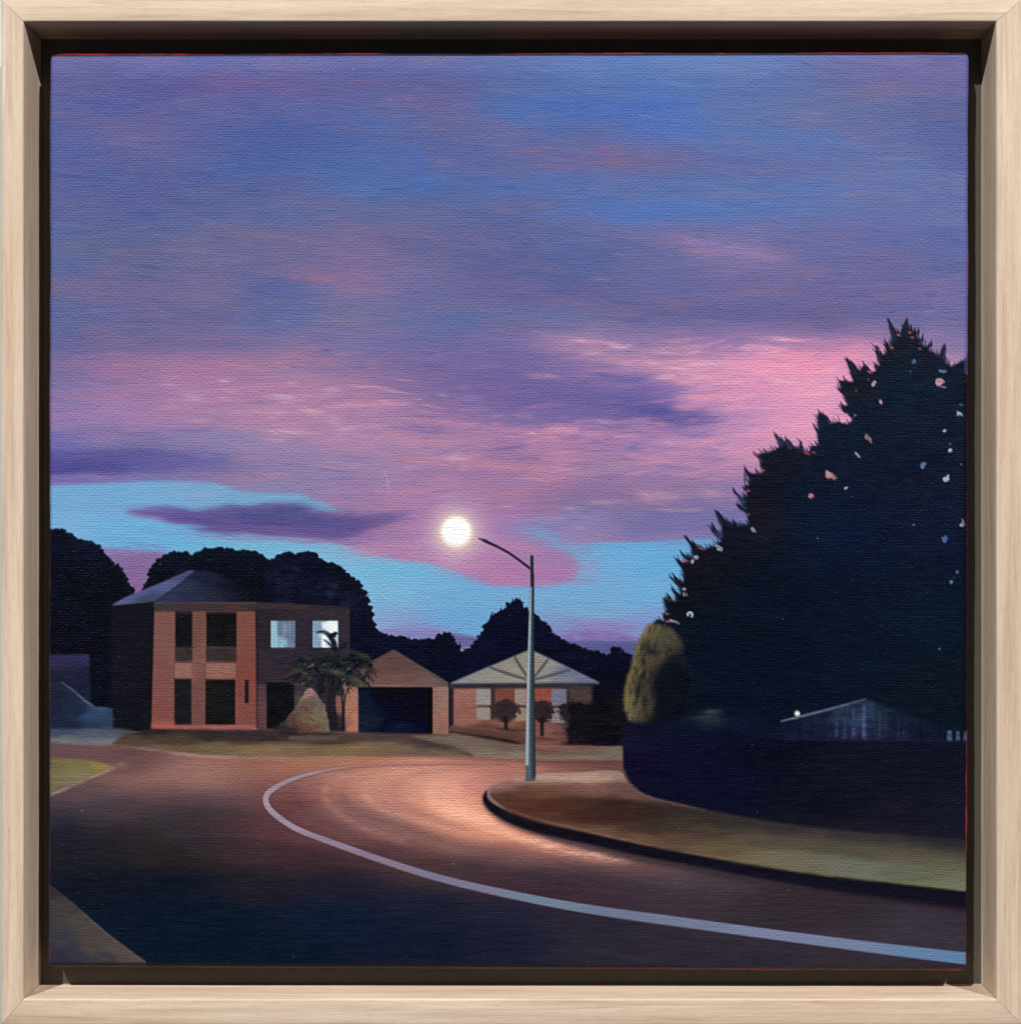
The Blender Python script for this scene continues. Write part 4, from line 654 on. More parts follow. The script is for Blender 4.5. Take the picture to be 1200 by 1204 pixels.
line([(734, 906), (738, 918), (747, 928), (760, 936), (780, 942), (830, 953)], [2, 3, 3, 3, 2.4, 1.5], '7c5c54', .7, 1.1, 'painted_kerb#fence', .3)
line([(820, 952), (900, 966), (980, 976), (1060, 983)], [2, 4, 4, 3], '40363c', .5, 2)
line([(920, 870.3), (1060, 871), (1136, 872)], [1, 1.6, 1.4], '241e44', .8, .5)
for x0, x1, y0 in ((1112.5, 1119.5, 859), (1123, 1128.5, 860), (1132, 1137, 860.5)): paint(poly([(x0 + 1, y0), (x1 - 1, y0), (x1, 871), (x0, 871)], .8), '3e5482', .9, 'painted_fence_picket#%d' % x0, .3)
dab(937, 839.3, 3.4, 3.4, 'ecece4', 1, 0, 4, .1, 'painted_lamp', .8, .1)

# ------------------------------------------------------------------ palm and cone bush
K = 'painted_palm'
for a0, L, c, w in [(200, 58, '241f2c', 7), (188, 54, '2e2a30', 6), (172, 50, '201e2c', 7), (215, 44, '1c1d2c', 6), (158, 44, '1c1c2a', 8), (145, 38, '1a1b2a', 8), (-20, 44, '20262e', 7), (-5, 46, '1e2430', 8), (12, 44, '1c2234', 8), (28, 44, '1c2236', 8), (44, 38, '20243a', 7), (60, 34, '181c2e', 7), (95, 34, '171a2a', 8), (118, 34, '181a2a', 8), (235, 30, '161a2c', 6), (-40, 34, '181e2a', 6)]:
    a = math.radians(a0); px_, py_ = 394, 779
    pts_ = [(px_ + L * t * math.cos(a), py_ + L * .62 * t * math.sin(a) + 16 * t * t * (L / 50)) for t in (0, .35, .7, 1)]
    line(pts_, [3, w, w * .8, 1], c, .85, 1.2, K)
    for t in np.linspace(.2, 1, 9):
        bx_ = px_ + L * t * math.cos(a); by_ = py_ + L * .62 * t * math.sin(a) + 16 * t * t * (L / 50)
        for sg in (-1, 1): line([(bx_, by_), (bx_ + 5 * math.cos(a + sg * .9), by_ + 4 * math.sin(a + sg * .9) + 4.5)], [1.6, .5], c, .7, .4, fine=False)
PD = '1a1e2e'
for p, w, c in [
  ([(371, 744), (380, 743), (388, 748), (393, 758), (394, 768)], [1, 4, 6, 6.5, 6], '12162a'), ([(380, 752), (390, 760), (395, 775)], [1, 3, 4], '141a30'),
  ([(395, 768), (405, 766), (420, 768), (432, 774), (438, 781)], [3, 4, 5, 4, 1], '2a3034'), ([(395, 772), (415, 774), (430, 782), (434, 795)], [3, 5, 5, 1], '1c2234'),
  ([(430, 781), (437, 785), (443, 790)], [4, 2.4, .8], '262a30'), ([(396, 775), (412, 784), (424, 796), (436, 808)], [4, 6, 5, 1], '1c2134'), ([(400, 778), (418, 790), (426, 802)], [3, 4, 1], '2c3038'),
  ([(396, 772), (378, 768), (366, 772), (356, 782)], [4, 5, 5, 1], '242634'), ([(394, 776), (375, 778), (360, 786), (348, 796)], [4, 6, 6, 1], '1c1e30'), ([(384, 790), (368, 786), (350, 788), (332, 797)], [3, 5, 4, 1], '3e3836'),
  ([(380, 795), (360, 792), (345, 796), (331, 800)], [3, 4, 3, 1], '1e1e30'), ([(394, 780), (385, 795), (378, 810), (374, 818)], [5, 7, 6, 2], '161a2c'), ([(398, 782), (398, 800), (394, 815)], [6, 8, 3], '161a2e'),
  ([(402, 785), (410, 798), (416, 808)], [5, 6, 2], '20263a'), ([(366, 800), (374, 805), (380, 815)], [5, 7, 4], '171a2c'), ([(340, 803), (352, 806), (364, 812)], [1, 2, 1], '4c4048')]:
    line(p, w, c, .93, .9, K, .15)
for i in range(60):
    x, y = 394 + q.normal(0, 22), 784 + q.normal(0, 10)
    if 346 < x < 440: chip(x, y, q.uniform(3, 8), q.uniform(1.6, 4), hx(q.choice(['14182a', '1c2234', '1a1c2c', '262a38', '2c2c34'])), q.uniform(-60, 60), None, i + 900)
for i in range(16):
    x, y = 394 + q.uniform(-40, 42), q.uniform(776, 806); chip(x, y, q.uniform(2, 4.5), q.uniform(1, 2), hx(q.choice(['4a4a3c', '504a34', '3c4038'])), q.uniform(-40, 40), None, i + 990)
for i in range(130):
    x, y = q.normal(394, 20), q.normal(786, 11)
    if not (345 < x < 438 and 764 < y < 812): continue
    a = math.atan2(y - 778, x - 395) + q.normal(0, .5)
    line([(x, y), (x + 7 * math.cos(a), y + 5 * math.sin(a) + 2)], [2, .7], q.choice(['12162a', '22283a', '30343a', '1a1e30', '3c3c3e', '282c3c']), .7, .5, fine=False)
for x, y, rx, ry, c in [(390, 790, 9, 3, '4a4a3c'), (398, 793, 8, 3, '44463a'), (416, 800, 9, 4, '504a34'), (420, 804, 5, 3, '423e2c'), (362, 797, 7, 3, '4c4434'), (428, 771, 8, 3, '34403a'), (352, 789, 9, 2.4, '4c4240'), (410, 775, 6, 4, '0c0e1a'), (421, 777, 7, 5, '0a0c1a'), (428, 789, 4, 5, '6a4844')]: dab(x, y, rx, ry, c, .75, 12, 2, .6)
for p, w in [([(389, 806), (388, 830), (390, 858)], [6, 6, 8]), ([(394, 800), (393, 830), (396, 858)], [3, 3, 5]), ([(401, 815), (403, 832), (403, 860)], [1.6, 2.4, 4]), ([(409, 808), (405, 825), (404, 840)], [1.4, 1.6, 2])]:
    line(p, w, '241f2c', .9, .7, K + '/painted_trunk')
paint(poly([(384, 835), (404, 842), (406, 860), (386, 861)], 2), '221c28', .75)
K = 'painted_bush#cone'
paint(poly(leafy([(326, 860), (330, 852), (338, 844), (345, 836), (350, 828), (357, 818), (362, 811), (365, 809), (370, 815), (375, 821), (381, 827), (384, 838), (386, 850), (387, 862)], 1.8, 3, 12) + [(330, 863)], 1.0), samples([(364, 814, '8c6c66'), (355, 828, '6e5850'), (340, 850, '4c3c44'), (350, 845, '54403e'), (362, 835, '5e4844'), (370, 845, '6a5440'), (380, 840, '6c6450'), (384, 855, '645a4c'), (360, 856, '5e4038'), (345, 858, '3e2e32'), (372, 857, '6c4c3c'), (374, 826, '64584c')], 7, 7) + (vn(3, 2.4, 74) * 8)[..., None], 1, K, .2)
dab(366, 812, 3, 3, '94746e', .8, 0, 2, .3); paint(poly([(318, 856), (332, 850), (350, 862), (330, 864)], 2), '2e262e', .8)
paint(poly(rect(330, 861.5, 388, 864), 1.2), '241c22', .7)

# ------------------------------------------------------------------ street lamp
K = 'painted_street_lamp'
line([(562, 633), (568, 635), (573, 637)], [1.6, 3, 4.2], '34345c', .95, .6, K)
line([(567, 634.5), (574, 638), (585, 643), (597, 649.5), (610, 658.5), (624.5, 669.5)], [2.4, 3.6, 3.2, 3, 3, 3.2], '1c222c', 1, .5, K)
paint(poly([(623, 653.5), (627, 653), (627.6, 672), (627, 740), (627.6, 800), (629, 918), (617.5, 918.5), (618.5, 860), (620.5, 780), (622.6, 700), (623, 680)], .5),
      '4e5c66', 1, K, 0, .6)
line([(625.2, 653), (625.4, 690)], [3.6, 3.6], '242c34', .9, .4, fine=False)
line([(626, 690), (625.6, 760), (625.6, 840), (626.4, 916)], [2, 2.6, 3.4, 4.4], '2a3642', .8, .8)
line([(624, 690), (622, 760), (620.4, 830), (619.4, 900)], [1.2, 2.2, 2.8, 3.2], '9fb0b8', .9, .6)
line([(627.3, 675), (627, 740), (627.5, 800), (628.8, 914)], [1.4, 1.6, 1.8, 2.4], '18222e', .7, .5)
dab(623, 917, 7, 1.6, '5c4c48', .6)

# ------------------------------------------------------------------ thin glazes over the sky, to settle its colour
GZ = [(600, 93, -13, -10, -10), (600, 350, -11, 0, -1), (100, 350, -9, -6, -12), (1050, 320, -6, -3, -9), (605, 465, 8, 7, -3), (305, 540, -8, 1, -5), (320, 605, -11, -2, -9), (100, 600, -14, -11, -5), (505, 595, 0, 3, -3), (775, 685, 3, -13, -18),
      (600, 160, -3, -5, -6), (855, 245, 0, -1, -5), (425, 255, 3, -3, -9), (100, 465, -20, -11, -6), (785, 595, -19, -5, -7), (250, 180, -10, -13, -9), (900, 470, 13, 9, 3), (650, 700, -9, -15, -14), (950, 200, 0, -4, -10)]
_n = np.zeros((H, W, 3), np.float32); _d = np.full((H, W), 1e-4, np.float32)
for x, y, *c in GZ:
    w_ = np.exp(-((XX - x) / 150) ** 2 - ((YY - y) / 75) ** 2); _n += w_[..., None] * np.array(c, np.float32); _d += w_
_c = _n / _d[..., None] * np.clip(_d, 0, .25)[..., None] * 4
_c += (1 - np.clip(_d, 0, .25)[..., None] * 4) * np.array([-5, -4, -7], np.float32)
_m = ((IDM == 0) | (IDM == kid('painted_sky/painted_cloud'))).astype(np.float32)
IMG += _c * blur(_m, .7)[..., None]
# ------------------------------------------------------------------ overall hand
_l = IMG.mean(-1, keepdims=True); _k = np.clip((_l - 18) / 92, 0, 1); _k = _k * _k * (3 - 2 * _k)
_gr = np.clip((YY - 640) / 40, 0, 1)[..., None]
IMG *= 1 - _gr * (1 - _k) * np.array([.10, .10, .22])
_w = np.clip((YY - 940) / 80, 0, 1)[..., None] * (1 - _k) * (IDM == kid('painted_road'))[..., None]; IMG += _w * np.array([5, 0, -3])
_w = (IDM == kid('painted_tree#big_conifer'))[..., None] * (1 - _k); IMG += _w * np.array([0, 4, 7])
_b = np.stack([blur(IMG[..., c_], 1.1) for c_ in range(3)], -1); IMG += np.clip((IMG - _b) * .75, -22, 22)
IMG += (vn(16, 2.0, 80) * 1.6 + vn(5, 1.8, 81) * 1.6)[..., None]
r = np.random.RandomState(77)
lum = IMG.mean(-1)
for i in range(1500):      # pale specks and paint nibs
    x, y = r.uniform(60, 1134), r.uniform(70, 1132); iy, ix = int(y - OY), int(x - OX)
    if lum[iy, ix] > 70 and r.uniform() < .8: continue
    k = r.uniform(4, 22) if r.uniform() < .94 else r.uniform(30, 80)
    sx = slice(ix, ix + (2 if r.uniform() < .4 else 1)); IMG[iy, sx] += k * np.array([1, 1, 1.1])
    HGT[iy, sx] += .5
line([(450, 553), (455, 562), (457, 577)], [.6, .9, .7], 'd0b4c0', .7, .4)
# canvas edge: worn red ground, dark bands, bottom shade and lit lip painted in
QL, QR, QT, QB = lambda y: 57.5 - (y - 62) * .0014, lambda y: 1139.6 - (y - 60) * .0022, lambda x: 61.6 - (x - 57) * .0018, lambda x: 1138.6 + (x - 56) * .0038
eb = QB(XX) - YY; et = YY - QT(XX); el = XX - QL(YY); er = QR(YY) - XX
wob = vn(24, 24, 90) * .6 + vn(8, 8, 91) * .4
def rim(mask, c, op): IMG[:] = IMG * (1 - (mask * op)[..., None]) + hx(c) * (mask * op)[..., None]
sm = lambda a, lo, hi: np.clip((a - lo) / (hi - lo), 0, 1)
rim(sm(8 - eb, 0, 2) * sm(eb, 1.5, 4) * sm(900 - XX, 0, 300), '22211f', .75)  # shade of the rounded bottom edge, put into the colour
rim(sm(3.6 - eb, 0, 1.2), '6a5a50', .8)  # lit lip under that shade, painted as well
rim(sm(1.8 + wob * 1.2 - eb, 0, .8) * sm(XX, 500, 900), 'c03038', .9); rim(sm(.6 + wob * 1.5 - eb, 0, .8), 'a04038', .6)
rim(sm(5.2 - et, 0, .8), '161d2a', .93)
rim(sm(1.9 + wob * 1.1 - et, 0, .7) * sm(vn(120, 500, 92) + .5 + (XX - 500) / 900, 0, .25), 'b01830', .9)
rim(sm(.9 + wob * 1.9 - el, 0, .8), 'b03444', .75); rim(sm(5 - el, 0, 3), '3a3468', .25)
rim(sm(1.6 + wob * 2.0 - er, 0, .8) * (YY > 130), 'b02c40', .85); rim(sm(6.5 - er, 0, 2.5) * sm(YY, 60, 70) * (YY < 440), '54509a', .5)
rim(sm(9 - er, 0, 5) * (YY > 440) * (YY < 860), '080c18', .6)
IMG = np.clip(IMG, 3, 255)
#PAINT-END

# ================================================================== OBJECTS
C = scene.collection
def link(o, parent=None):
    C.objects.link(o)
    if parent: o.parent = parent
    return o
def empty(name, loc, label=None, cat=None, group=None):
    o = bpy.data.objects.new(name, None); o.location = loc; o.empty_display_size = .02
    if label: o['label'] = label
    if cat: o['category'] = cat
    if group: o['group'] = group
    return link(o)
def raw_mesh(name, co, quads, mat, parent=None, smooth=True, colour=None, loc=(0, 0, 0)):
    """mesh from numpy arrays"""
    me = bpy.data.meshes.new(name)
    co = np.asarray(co, np.float32) - np.array(loc, np.float32); quads = np.asarray(quads, np.int32)
    me.vertices.add(len(co)); me.vertices.foreach_set('co', co.ravel())
    me.loops.add(quads.size); me.loops.foreach_set('vertex_index', quads.ravel())
    me.polygons.add(len(quads)); me.polygons.foreach_set('loop_start', np.arange(0, quads.size, quads.shape[1], dtype=np.int32))
    me.update(calc_edges=True)
    if colour is not None:
        a = me.color_attributes.new('paint', 'FLOAT_COLOR', 'POINT'); a.data.foreach_set('color', np.asarray(colour, np.float32).ravel())
    me.polygons.foreach_set('use_smooth', np.full(len(quads), smooth))
    me.materials.append(mat)
    o = bpy.data.objects.new(name, me); o.location = loc
    return link(o, parent)

class NT:
    def __init__(s, name):
        s.m = bpy.data.materials.new(name); s.m.use_nodes = True; s.t = s.m.node_tree; s.b = s.t.nodes['Principled BSDF']
    def n(s, typ, **kw):
        n = s.t.nodes.new(typ)
        for k, v in kw.items():
            if k.startswith('_'): setattr(n, k[1:], v)
            else: n.inputs[k.replace('__', ' ')].default_value = v
        return n
    def l(s, a, b): s.t.links.new(a, b)
    def math(s, op, a, b=None, c=None):
        n = s.t.nodes.new('ShaderNodeMath'); n.operation = op
        for i, x in enumerate((a, b, c)):
            if x is None: continue
            if isinstance(x, (int, float)): n.inputs[i].default_value = x
            else: s.l(x, n.inputs[i])
        return n.outputs[0]

# ---- paint on canvas
def paint_material():
    t = NT('oil_paint_on_canvas')
    at = t.n('ShaderNodeAttribute', _attribute_name='paint')
    tc = t.n('ShaderNodeTexCoord'); mp = t.n('ShaderNodeVectorMath', _operation='SCALE'); mp.inputs['Scale'].default_value = 1 / S
    geo = t.n('ShaderNodeNewGeometry'); t.l(geo.outputs['Position'], mp.inputs[0])
    P0 = mp.outputs[0]
    sep = t.n('ShaderNodeSeparateXYZ'); t.l(P0, sep.inputs[0]); X, Z = sep.outputs['X'], sep.outputs['Z']
    def noise(sx, sz, detail=2.0, w=0.0):
        cb = t.n('ShaderNodeCombineXYZ'); t.l(t.math('MULTIPLY', X, 1 / sx), cb.inputs[0]); t.l(t.math('MULTIPLY', Z, 1 / sz), cb.inputs[1]); cb.inputs[2].default_value = w
        n = t.n('ShaderNodeTexNoise'); n.inputs['Scale'].default_value = 1; n.inputs['Detail'].default_value = detail; t.l(cb.outputs[0], n.inputs['Vector']); return n.outputs['Fac']
    wob = noise(34, 13, 2, 3.1); wob2 = noise(15, 40, 2, 9.7)
    v = t.math('ADD', t.math('DIVIDE', Z, 3.12), t.math('ADD', t.math('MULTIPLY', wob, 1.5), t.math('MULTIPLY', noise(7, 5, 1, 6.6), .55)))
    u = t.math('ADD', t.math('DIVIDE', X, 4.0), t.math('MULTIPLY', wob2, 5.0))
    row = t.math('ROUND', v)
    weft = t.math('ADD', t.math('MULTIPLY', t.math('COSINE', t.math('MULTIPLY', v, 2 * math.pi)), .5), .5)
    over = t.math('COSINE', t.math('MULTIPLY', t.math('ADD', u, row), math.pi))
    brk = noise(9, 2.6, 2, 5.5)
    h = t.math('MULTIPLY', weft, t.math('ADD', t.math('MULTIPLY', over, .36), .60))
    h = t.math('MULTIPLY', h, t.math('ADD', t.math('MULTIPLY', brk, 3.0), -.65))
    h = t.math('ADD', h, t.math('MULTIPLY', t.math('COSINE', t.math('MULTIPLY', u, 2 * math.pi)), .10))
    amp = t.math('ADD', t.math('MULTIPLY', noise(90, 60, 2, 1.2), .9), .5)
    h = t.math('MULTIPLY', h, .62)
    h = t.math('ADD', h, t.math('MULTIPLY', noise(4.6, 1.35, 1, 12.4), 1.15))
    h = t.math('MULTIPLY', h, amp)
    h = t.math('ADD', h, t.math('MULTIPLY', noise(2.2, 1.6, 1, 2.2), .35))
    h = t.math('ADD', h, t.math('MULTIPLY', noise(30, 3.5, 3, 7.2), .8))
    h = t.math('ADD', h, t.math('MULTIPLY', at.outputs['Alpha'], .9))
    bp = t.n('ShaderNodeBump'); bp.inputs['Strength'].default_value = 1.0; bp.inputs['Distance'].default_value = S * WEAVE
    t.l(h, bp.inputs['Height']); t.l(bp.outputs[0], t.b.inputs['Normal'])
    t.l(at.outputs['Color'], t.b.inputs['Base Color'])
    t.b.inputs['Roughness'].default_value = .46; t.b.inputs['Specular IOR Level'].default_value = .07
    return t.m
WEAVE = .40
M_PAINT = paint_material()

def wood(name, vertical):
    t = NT(name)
    geo = t.n('ShaderNodeNewGeometry'); inf = t.n('ShaderNodeObjectInfo')
    mp = t.n('ShaderNodeVectorMath', _operation='SCALE'); mp.inputs['Scale'].default_value = 1 / S; t.l(geo.outputs['Position'], mp.inputs[0])
    sep = t.n('ShaderNodeSeparateXYZ'); t.l(mp.outputs[0], sep.inputs[0])
    A, B = (sep.outputs['Z'], sep.outputs['X']) if vertical else (sep.outputs['X'], sep.outputs['Z'])
    off = t.math('MULTIPLY', inf.outputs['Random'], 370.0)
    Bo, Yo = t.math('ADD', B, off), sep.outputs['Y']
    def noise(sa, sb, detail, w, dist=0.0, rough=.55):
        cb = t.n('ShaderNodeCombineXYZ'); t.l(t.math('DIVIDE', A, sa), cb.inputs[0]); t.l(t.math('DIVIDE', Bo, sb), cb.inputs[1]); t.l(t.math('ADD', t.math('DIVIDE', Yo, sb), w), cb.inputs[2])
        n = t.n('ShaderNodeTexNoise'); n.inputs['Scale'].default_value = 1; n.inputs['Detail'].default_value = detail; n.inputs['Distortion'].default_value = dist; n.inputs['Roughness'].default_value = rough
        t.l(cb.outputs[0], n.inputs['Vector']); return n.outputs['Fac']
    g1 = noise(170, 6.5, 3, 1.3, .6); g2 = noise(22, .9, 3, 4.1, .3, .75); g3 = noise(420, 22, 2, 8.2, .4)
    r1 = t.n('ShaderNodeValToRGB'); t.l(g1, r1.inputs[0]); e = r1.color_ramp.elements
    e[0].position = .24; e[0].color = (.50, .38, .29, 1); e[1].position = .66; e[1].color = (.685, .565, .45, 1)
    m = e.new(.46); m.color = (.615, .49, .38, 1)
    mx = t.n('ShaderNodeMix', _data_type='RGBA', _blend_type='MULTIPLY'); t.l(r1.outputs[0], mx.inputs['A'])
    r2 = t.n('ShaderNodeValToRGB'); t.l(g2, r2.inputs[0]); e = r2.color_ramp.elements
    e[0].position = .28; e[0].color = (.70, .60, .53, 1); e[1].position = .47; e[1].color = (1, 1, 1, 1)
    mx.inputs['Factor'].default_value = .8; t.l(r2.outputs[0], mx.inputs['B'])
    mx2 = t.n('ShaderNodeMix', _data_type='RGBA', _blend_type='MULTIPLY'); t.l(mx.outputs['Result'], mx2.inputs['A'])
    r3 = t.n('ShaderNodeValToRGB'); t.l(g3, r3.inputs[0]); e = r3.color_ramp.elements
    e[0].position = .35; e[0].color = (.93, .88, .84, 1); e[1].position = .65; e[1].color = (1.04, 1.03, 1.02, 1)
    mx2.inputs['Factor'].default_value = .9; t.l(r3.outputs[0], mx2.inputs['B'])
    t.l(mx2.outputs['Result'], t.b.inputs['Base Color'])
    bp = t.n('ShaderNodeBump'); bp.inputs['Strength'].default_value = .6; bp.inputs['Distance'].default_value = S * .5
    t.l(g2, bp.inputs['Height']); t.l(bp.outputs[0], t.b.inputs['Normal'])
    t.b.inputs['Roughness'].default_value = .55; t.b.inputs['Specular IOR Level'].default_value = .3
    return t.m
M_WH, M_WV = wood('pale_oak_grain_along_rail', False), wood('pale_oak_grain_along_stile', True)

def plain(name, col, rough=.8, dcol=.03, scale=300):
    t = NT(name); n = t.n('ShaderNodeTexNoise'); n.inputs['Scale'].default_value = scale
    g = t.n('ShaderNodeNewGeometry'); t.l(g.outputs['Position'], n.inputs['Vector'])
    r_ = t.n('ShaderNodeValToRGB'); t.l(n.outputs['Fac'], r_.inputs[0]); e = r_.color_ramp.elements
    e[0].color = tuple(max(0, c - dcol) for c in col) + (1,); e[1].color = tuple(c + dcol for c in col) + (1,)
    t.l(r_.outputs[0], t.b.inputs['Base Color']); t.b.inputs['Roughness'].default_value = rough
    return t.m

# ---- wall behind
wl = raw_mesh('wall', [P(-700, 1900, D_BACK + 4), P(1900, 1900, D_BACK + 4), P(1900, -700, D_BACK + 4), P(-700, -700, D_BACK + 4)], [[0, 1, 2, 3]], plain('painted_plaster', (.62, .62, .60), .9, .02, 900), smooth=False)
wl['kind'] = 'structure'

# ---- floater frame
fr = empty('picture_frame', P(600, 1202, D_BACK), 'pale oak floater frame with mitred corners around the painted canvas', 'picture frame')
XI0, XI1, YI0, YI1 = 27.6, 1171.0, 25.2, 1175.0
XO0, XO1, YO0, YO1 = .9, 1202.5, -2.5, 1205.5
def corner(ix, iy, w):
    """point of the mitre line at corner (ix, iy); w<0 outward fraction, w>0 inward units"""
    xi, xo = ((XI0, XO0), (XI1, XO1))[ix]; yi, yo = ((YI0, YO0), (YI1, YO1))[iy]
    if w < 0: return xi + (xo - xi) * -w, yi + (yo - yi) * -w
    return xi + (w if ix == 0 else -w), yi + (w if iy == 0 else -w)
prof = []
for k in range(5):
    a = math.pi / 2 * k / 4; prof.append((-1 + (1 - math.cos(a)) * .06, 1.8 * (1 - math.sin(a))))
for k in range(6):
    a = math.pi / 2 * k / 5; prof.append((-(.085) * (1 - math.sin(a)), 2.3 * (1 - math.cos(a))))
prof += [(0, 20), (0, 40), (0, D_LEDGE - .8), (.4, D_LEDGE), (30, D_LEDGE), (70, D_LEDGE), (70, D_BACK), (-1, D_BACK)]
M_LEDGE = plain('stained_shaded_rebate', (.085, .074, .06), .85, .015, 900)  # rebate stain, deepened so the gap's shade sits in its colour
def rail(name, c0, c1, mat, ax, label):
    n = len(prof); K_ = 40; co = []; g = .22
    for i in range(K_ + 1):
        f = i / K_
        for w, d in prof:
            a, b = corner(*c0, w), corner(*c1, w)
            x, y = a[0] + (b[0] - a[0]) * f, a[1] + (b[1] - a[1]) * f
            sgn = g * (1 - 2 * f)
            if ax == 0: x += sgn
            else: y += sgn
            co.append(P(x, y, d))
    q_ = [[i * n + j, i * n + (j + 1) % n, (i + 1) * n + (j + 1) % n, (i + 1) * n + j] for i in range(K_) for j in range(n)]
    import bmesh
    me = bpy.data.meshes.new(name); me.from_pydata(co, [], q_ + [list(range(n))[::-1], [K_ * n + j for j in range(n)]])
    bm = bmesh.new(); bm.from_mesh(me); bmesh.ops.recalc_face_normals(bm, faces=bm.faces)
    for f in bm.faces: f.smooth = len(f.verts) == 4
    for e in bm.edges:
        if len(e.link_faces) == 2 and e.calc_face_angle(0) > math.radians(32): e.smooth = False
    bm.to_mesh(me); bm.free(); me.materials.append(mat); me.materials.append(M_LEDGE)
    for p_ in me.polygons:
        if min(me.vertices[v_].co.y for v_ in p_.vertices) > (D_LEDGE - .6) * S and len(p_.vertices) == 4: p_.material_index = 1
    o = bpy.data.objects.new(name, me); link(o, fr); o.matrix_parent_inverse.identity()
    o.location = tuple(-v for v in fr.location); o['label'] = label
rail('frame_rail', (0, 0), (1, 0), M_WH, 0, 'top rail of the frame, its inner face in deep shadow')
rail('frame_rail', (0, 1), (1, 1), M_WH, 0, 'bottom rail of the frame, its inner face brightly lit')
rail('frame_rail', (0, 0), (0, 1), M_WV, 1, 'left side rail of the frame')
rail('frame_rail', (1, 0), (1, 1), M_WV, 1, 'right side rail of the frame')

# ---- canvas
pt = empty('painting', P(598, 1150, D_LEDGE), 'dusk street painting with pink violet sky on stretched canvas inside the oak frame', 'painting')
PL = np.array(pt.location)
def srgb_lin(a):
    a = a / 255.0
    return np.where(a <= .04045, a / 12.92, ((a + .055) / 1.055) ** 2.4)
TL, TR, BR_, BL = (57.5, 61.6), (1139.6, 59.8), (1137.3, 1143.0), (56.0, 1138.7)
NX, NY = 1084, 1080
gu, gv = np.meshgrid(np.linspace(0, 1, NX), np.linspace(0, 1, NY))
px = (TL[0] * (1 - gu) + TR[0] * gu) * (1 - gv) + (BL[0] * (1 - gu) + BR_[0] * gu) * gv
py = (TL[1] * (1 - gu) + TR[1] * gu) * (1 - gv) + (BL[1] * (1 - gu) + BR_[1] * gu) * gv
# worn, slightly uneven edges and round corners
def wave(t, s): return np.sin(t * .021 + s) * .35 + np.sin(t * .057 + s * 3) * .2 + np.sin(t * .19 + s * 7) * .12
e_ = np.minimum.reduce([px - 57, 1138.5 - px, py - 60, 1141 - py])
fade = np.clip(1 - np.maximum(e_, 0) / 12, 0, 1)
px = px + wave(py, 1.0) * fade; py = py + wave(px, 2.0) * fade
ex = np.minimum(gu, 1 - gu) * (NX - 1); ey = np.minimum(gv, 1 - gv) * (NY - 1)
RAD = 6.0
def rnd(e): e = np.clip(RAD - e, 0, RAD); return RAD - np.sqrt(RAD * RAD - e * e * .97)
ddx, ddy = rnd(ex), rnd(ey)
dep = D_CAN + np.minimum(np.hypot(ddx, ddy), RAD + 2)
# pull the four corners in a little
cr = np.clip(9 - ex, 0, 9) * np.clip(9 - ey, 0, 9) / 81.0
px = px + np.where(gu < .5, 1, -1) * cr * 1.2; py = py + np.where(gv < .5, 1, -1) * cr * 1.2
fx = np.clip(px - OX, 0, W - 1.01); fy = np.clip(py - OY, 0, H - 1.01)
ix, iy = fx.astype(int), fy.astype(int); tx, ty = (fx - ix)[..., None], (fy - iy)[..., None]
COL = srgb_lin(IMG); _sky = np.clip((690 - YY) / 60, 0, 1)[..., None]
_g = COL.mean(-1, keepdims=True); _ds = .08 + .02 * _sky; COL = COL * (1 - _ds) + _g * _ds
COL = np.maximum(COL * (np.array([.93, .945, .965]) - .05 * _sky) - .0026, .0008)
COL = np.concatenate([COL, np.clip(blur(HGT, .6), 0, 2)[..., None]], -1)
vc = (COL[iy, ix] * (1 - tx) + COL[iy, ix + 1] * tx) * (1 - ty) + (COL[iy + 1, ix] * (1 - tx) + COL[iy + 1, ix + 1] * tx) * ty
kk = (CAM + D_CAN) / CAM
wx = ((px - CX) * kk) * S; wz = ((CY - py) * kk) * S; wy = dep * S
CO = np.stack([wx, wy, wz], -1).reshape(-1, 3); VC = vc.reshape(-1, 4)
cxm = ((px[:-1, :-1] + px[1:, 1:]) / 2 - OX); cym = ((py[:-1, :-1] + py[1:, 1:]) / 2 - OY)
FID = IDM[np.clip(np.round(cym), 0, H - 1).astype(int), np.clip(np.round(cxm), 0, W - 1).astype(int)]
base = (np.arange(NY - 1)[:, None] * NX + np.arange(NX - 1)[None]).astype(np.int32)
QD = np.stack([base, base + NX, base + NX + 1, base + 1], -1)
PLAB = {'painted_tree#far_left': 'dark rounded tree at the left edge', 'painted_tree#behind_house': 'dark tree behind the two storey house', 'painted_tree#right_of_house': 'dark round tree to the right of the house roof',
        'painted_tree#behind_cottage': 'pointed dark tree behind the cream roofed cottage', 'painted_tree#big_conifer': 'huge black conifer on the right with sky showing through chinks',
        'painted_bush#lit': 'bush with a yellow lit rim under the big conifer', 'painted_bush#cone': 'cone shaped pale bush in front of the house', 'painted_lawn#left': 'bright green verge at the left edge', 'painted_lawn#far': 'olive lawn in front of the house',
        'painted_moon': 'glowing white round light with a warm halo'}
made = {}
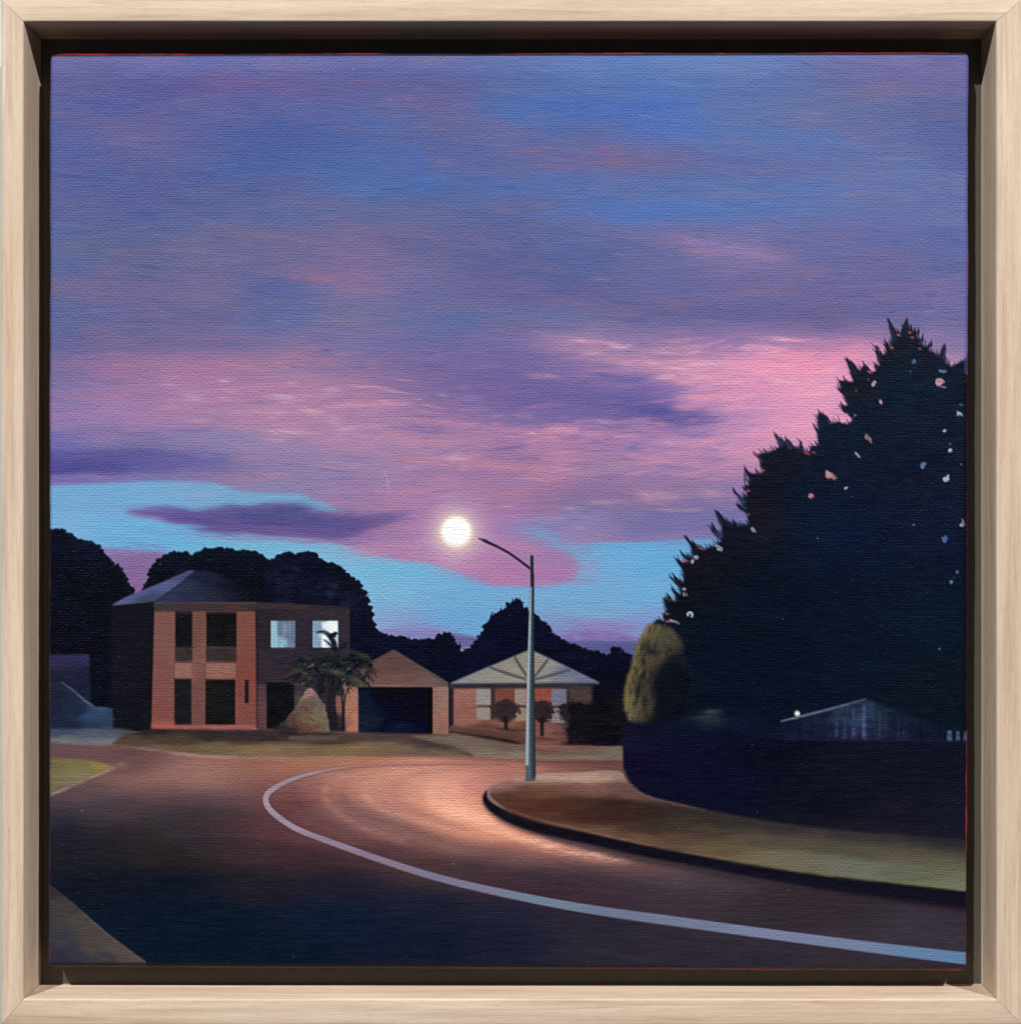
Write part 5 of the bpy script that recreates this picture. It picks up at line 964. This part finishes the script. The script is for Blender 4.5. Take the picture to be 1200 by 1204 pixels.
def build(key):
    if key in made: return made[key]
    par = pt; ppos = PL
    if '/' in key:
        pk = key.split('/')[0]
        par = build(pk) or pt
    sel = FID == KEYS.index(key) if key in KEYS else np.zeros_like(FID, bool)
    if sel.sum() < 6:
        made[key] = None; return None
    q4 = QD[sel]; un, inv = np.unique(q4, return_inverse=True)
    nm = key.split('/')[-1].split('#')[0]
    o = raw_mesh(nm, CO[un], inv.reshape(-1, 4), M_PAINT, None, True, VC[un])
    o.parent = par
    if par is pt: o.location = tuple(-PL)
    if key in PLAB: o['label'] = PLAB[key]
    made[key] = o
    return o
for k in list(KEYS): build(k)
# wrapped sides of the canvas
b_idx = np.concatenate([np.arange(NX), np.arange(1, NY) * NX + NX - 1, (NY - 1) * NX + np.arange(NX - 2, -1, -1), np.arange(NY - 2, 0, -1) * NX])
ring = CO[b_idx]; rc = VC[b_idx].copy(); nb = len(b_idx)
cen = np.array([0, 0, 0.0]); lay = [ring]
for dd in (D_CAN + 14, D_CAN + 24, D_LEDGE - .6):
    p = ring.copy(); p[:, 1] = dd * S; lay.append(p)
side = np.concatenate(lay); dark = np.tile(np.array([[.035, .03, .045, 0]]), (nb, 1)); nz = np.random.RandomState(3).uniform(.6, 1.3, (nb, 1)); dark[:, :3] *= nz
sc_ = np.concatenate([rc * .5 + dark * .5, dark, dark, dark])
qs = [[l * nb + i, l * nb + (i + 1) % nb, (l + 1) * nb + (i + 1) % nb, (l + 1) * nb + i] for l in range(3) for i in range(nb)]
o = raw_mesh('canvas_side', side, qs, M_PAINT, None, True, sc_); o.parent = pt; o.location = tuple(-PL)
# stretcher back board closing the canvas
x0, y0 = far(60, 65, D_CAN); x1, y1 = far(1134, 1137, D_CAN)
bk = [P(x0, y1, D_LEDGE - .8), P(x1, y1, D_LEDGE - .8), P(x1, y0, D_LEDGE - .8), P(x0, y0, D_LEDGE - .8)]
o = raw_mesh('backing_board', bk, [[0, 1, 2, 3]], plain('raw_board', (.35, .30, .24)), None, False); o.parent = pt; o.location = tuple(-PL)
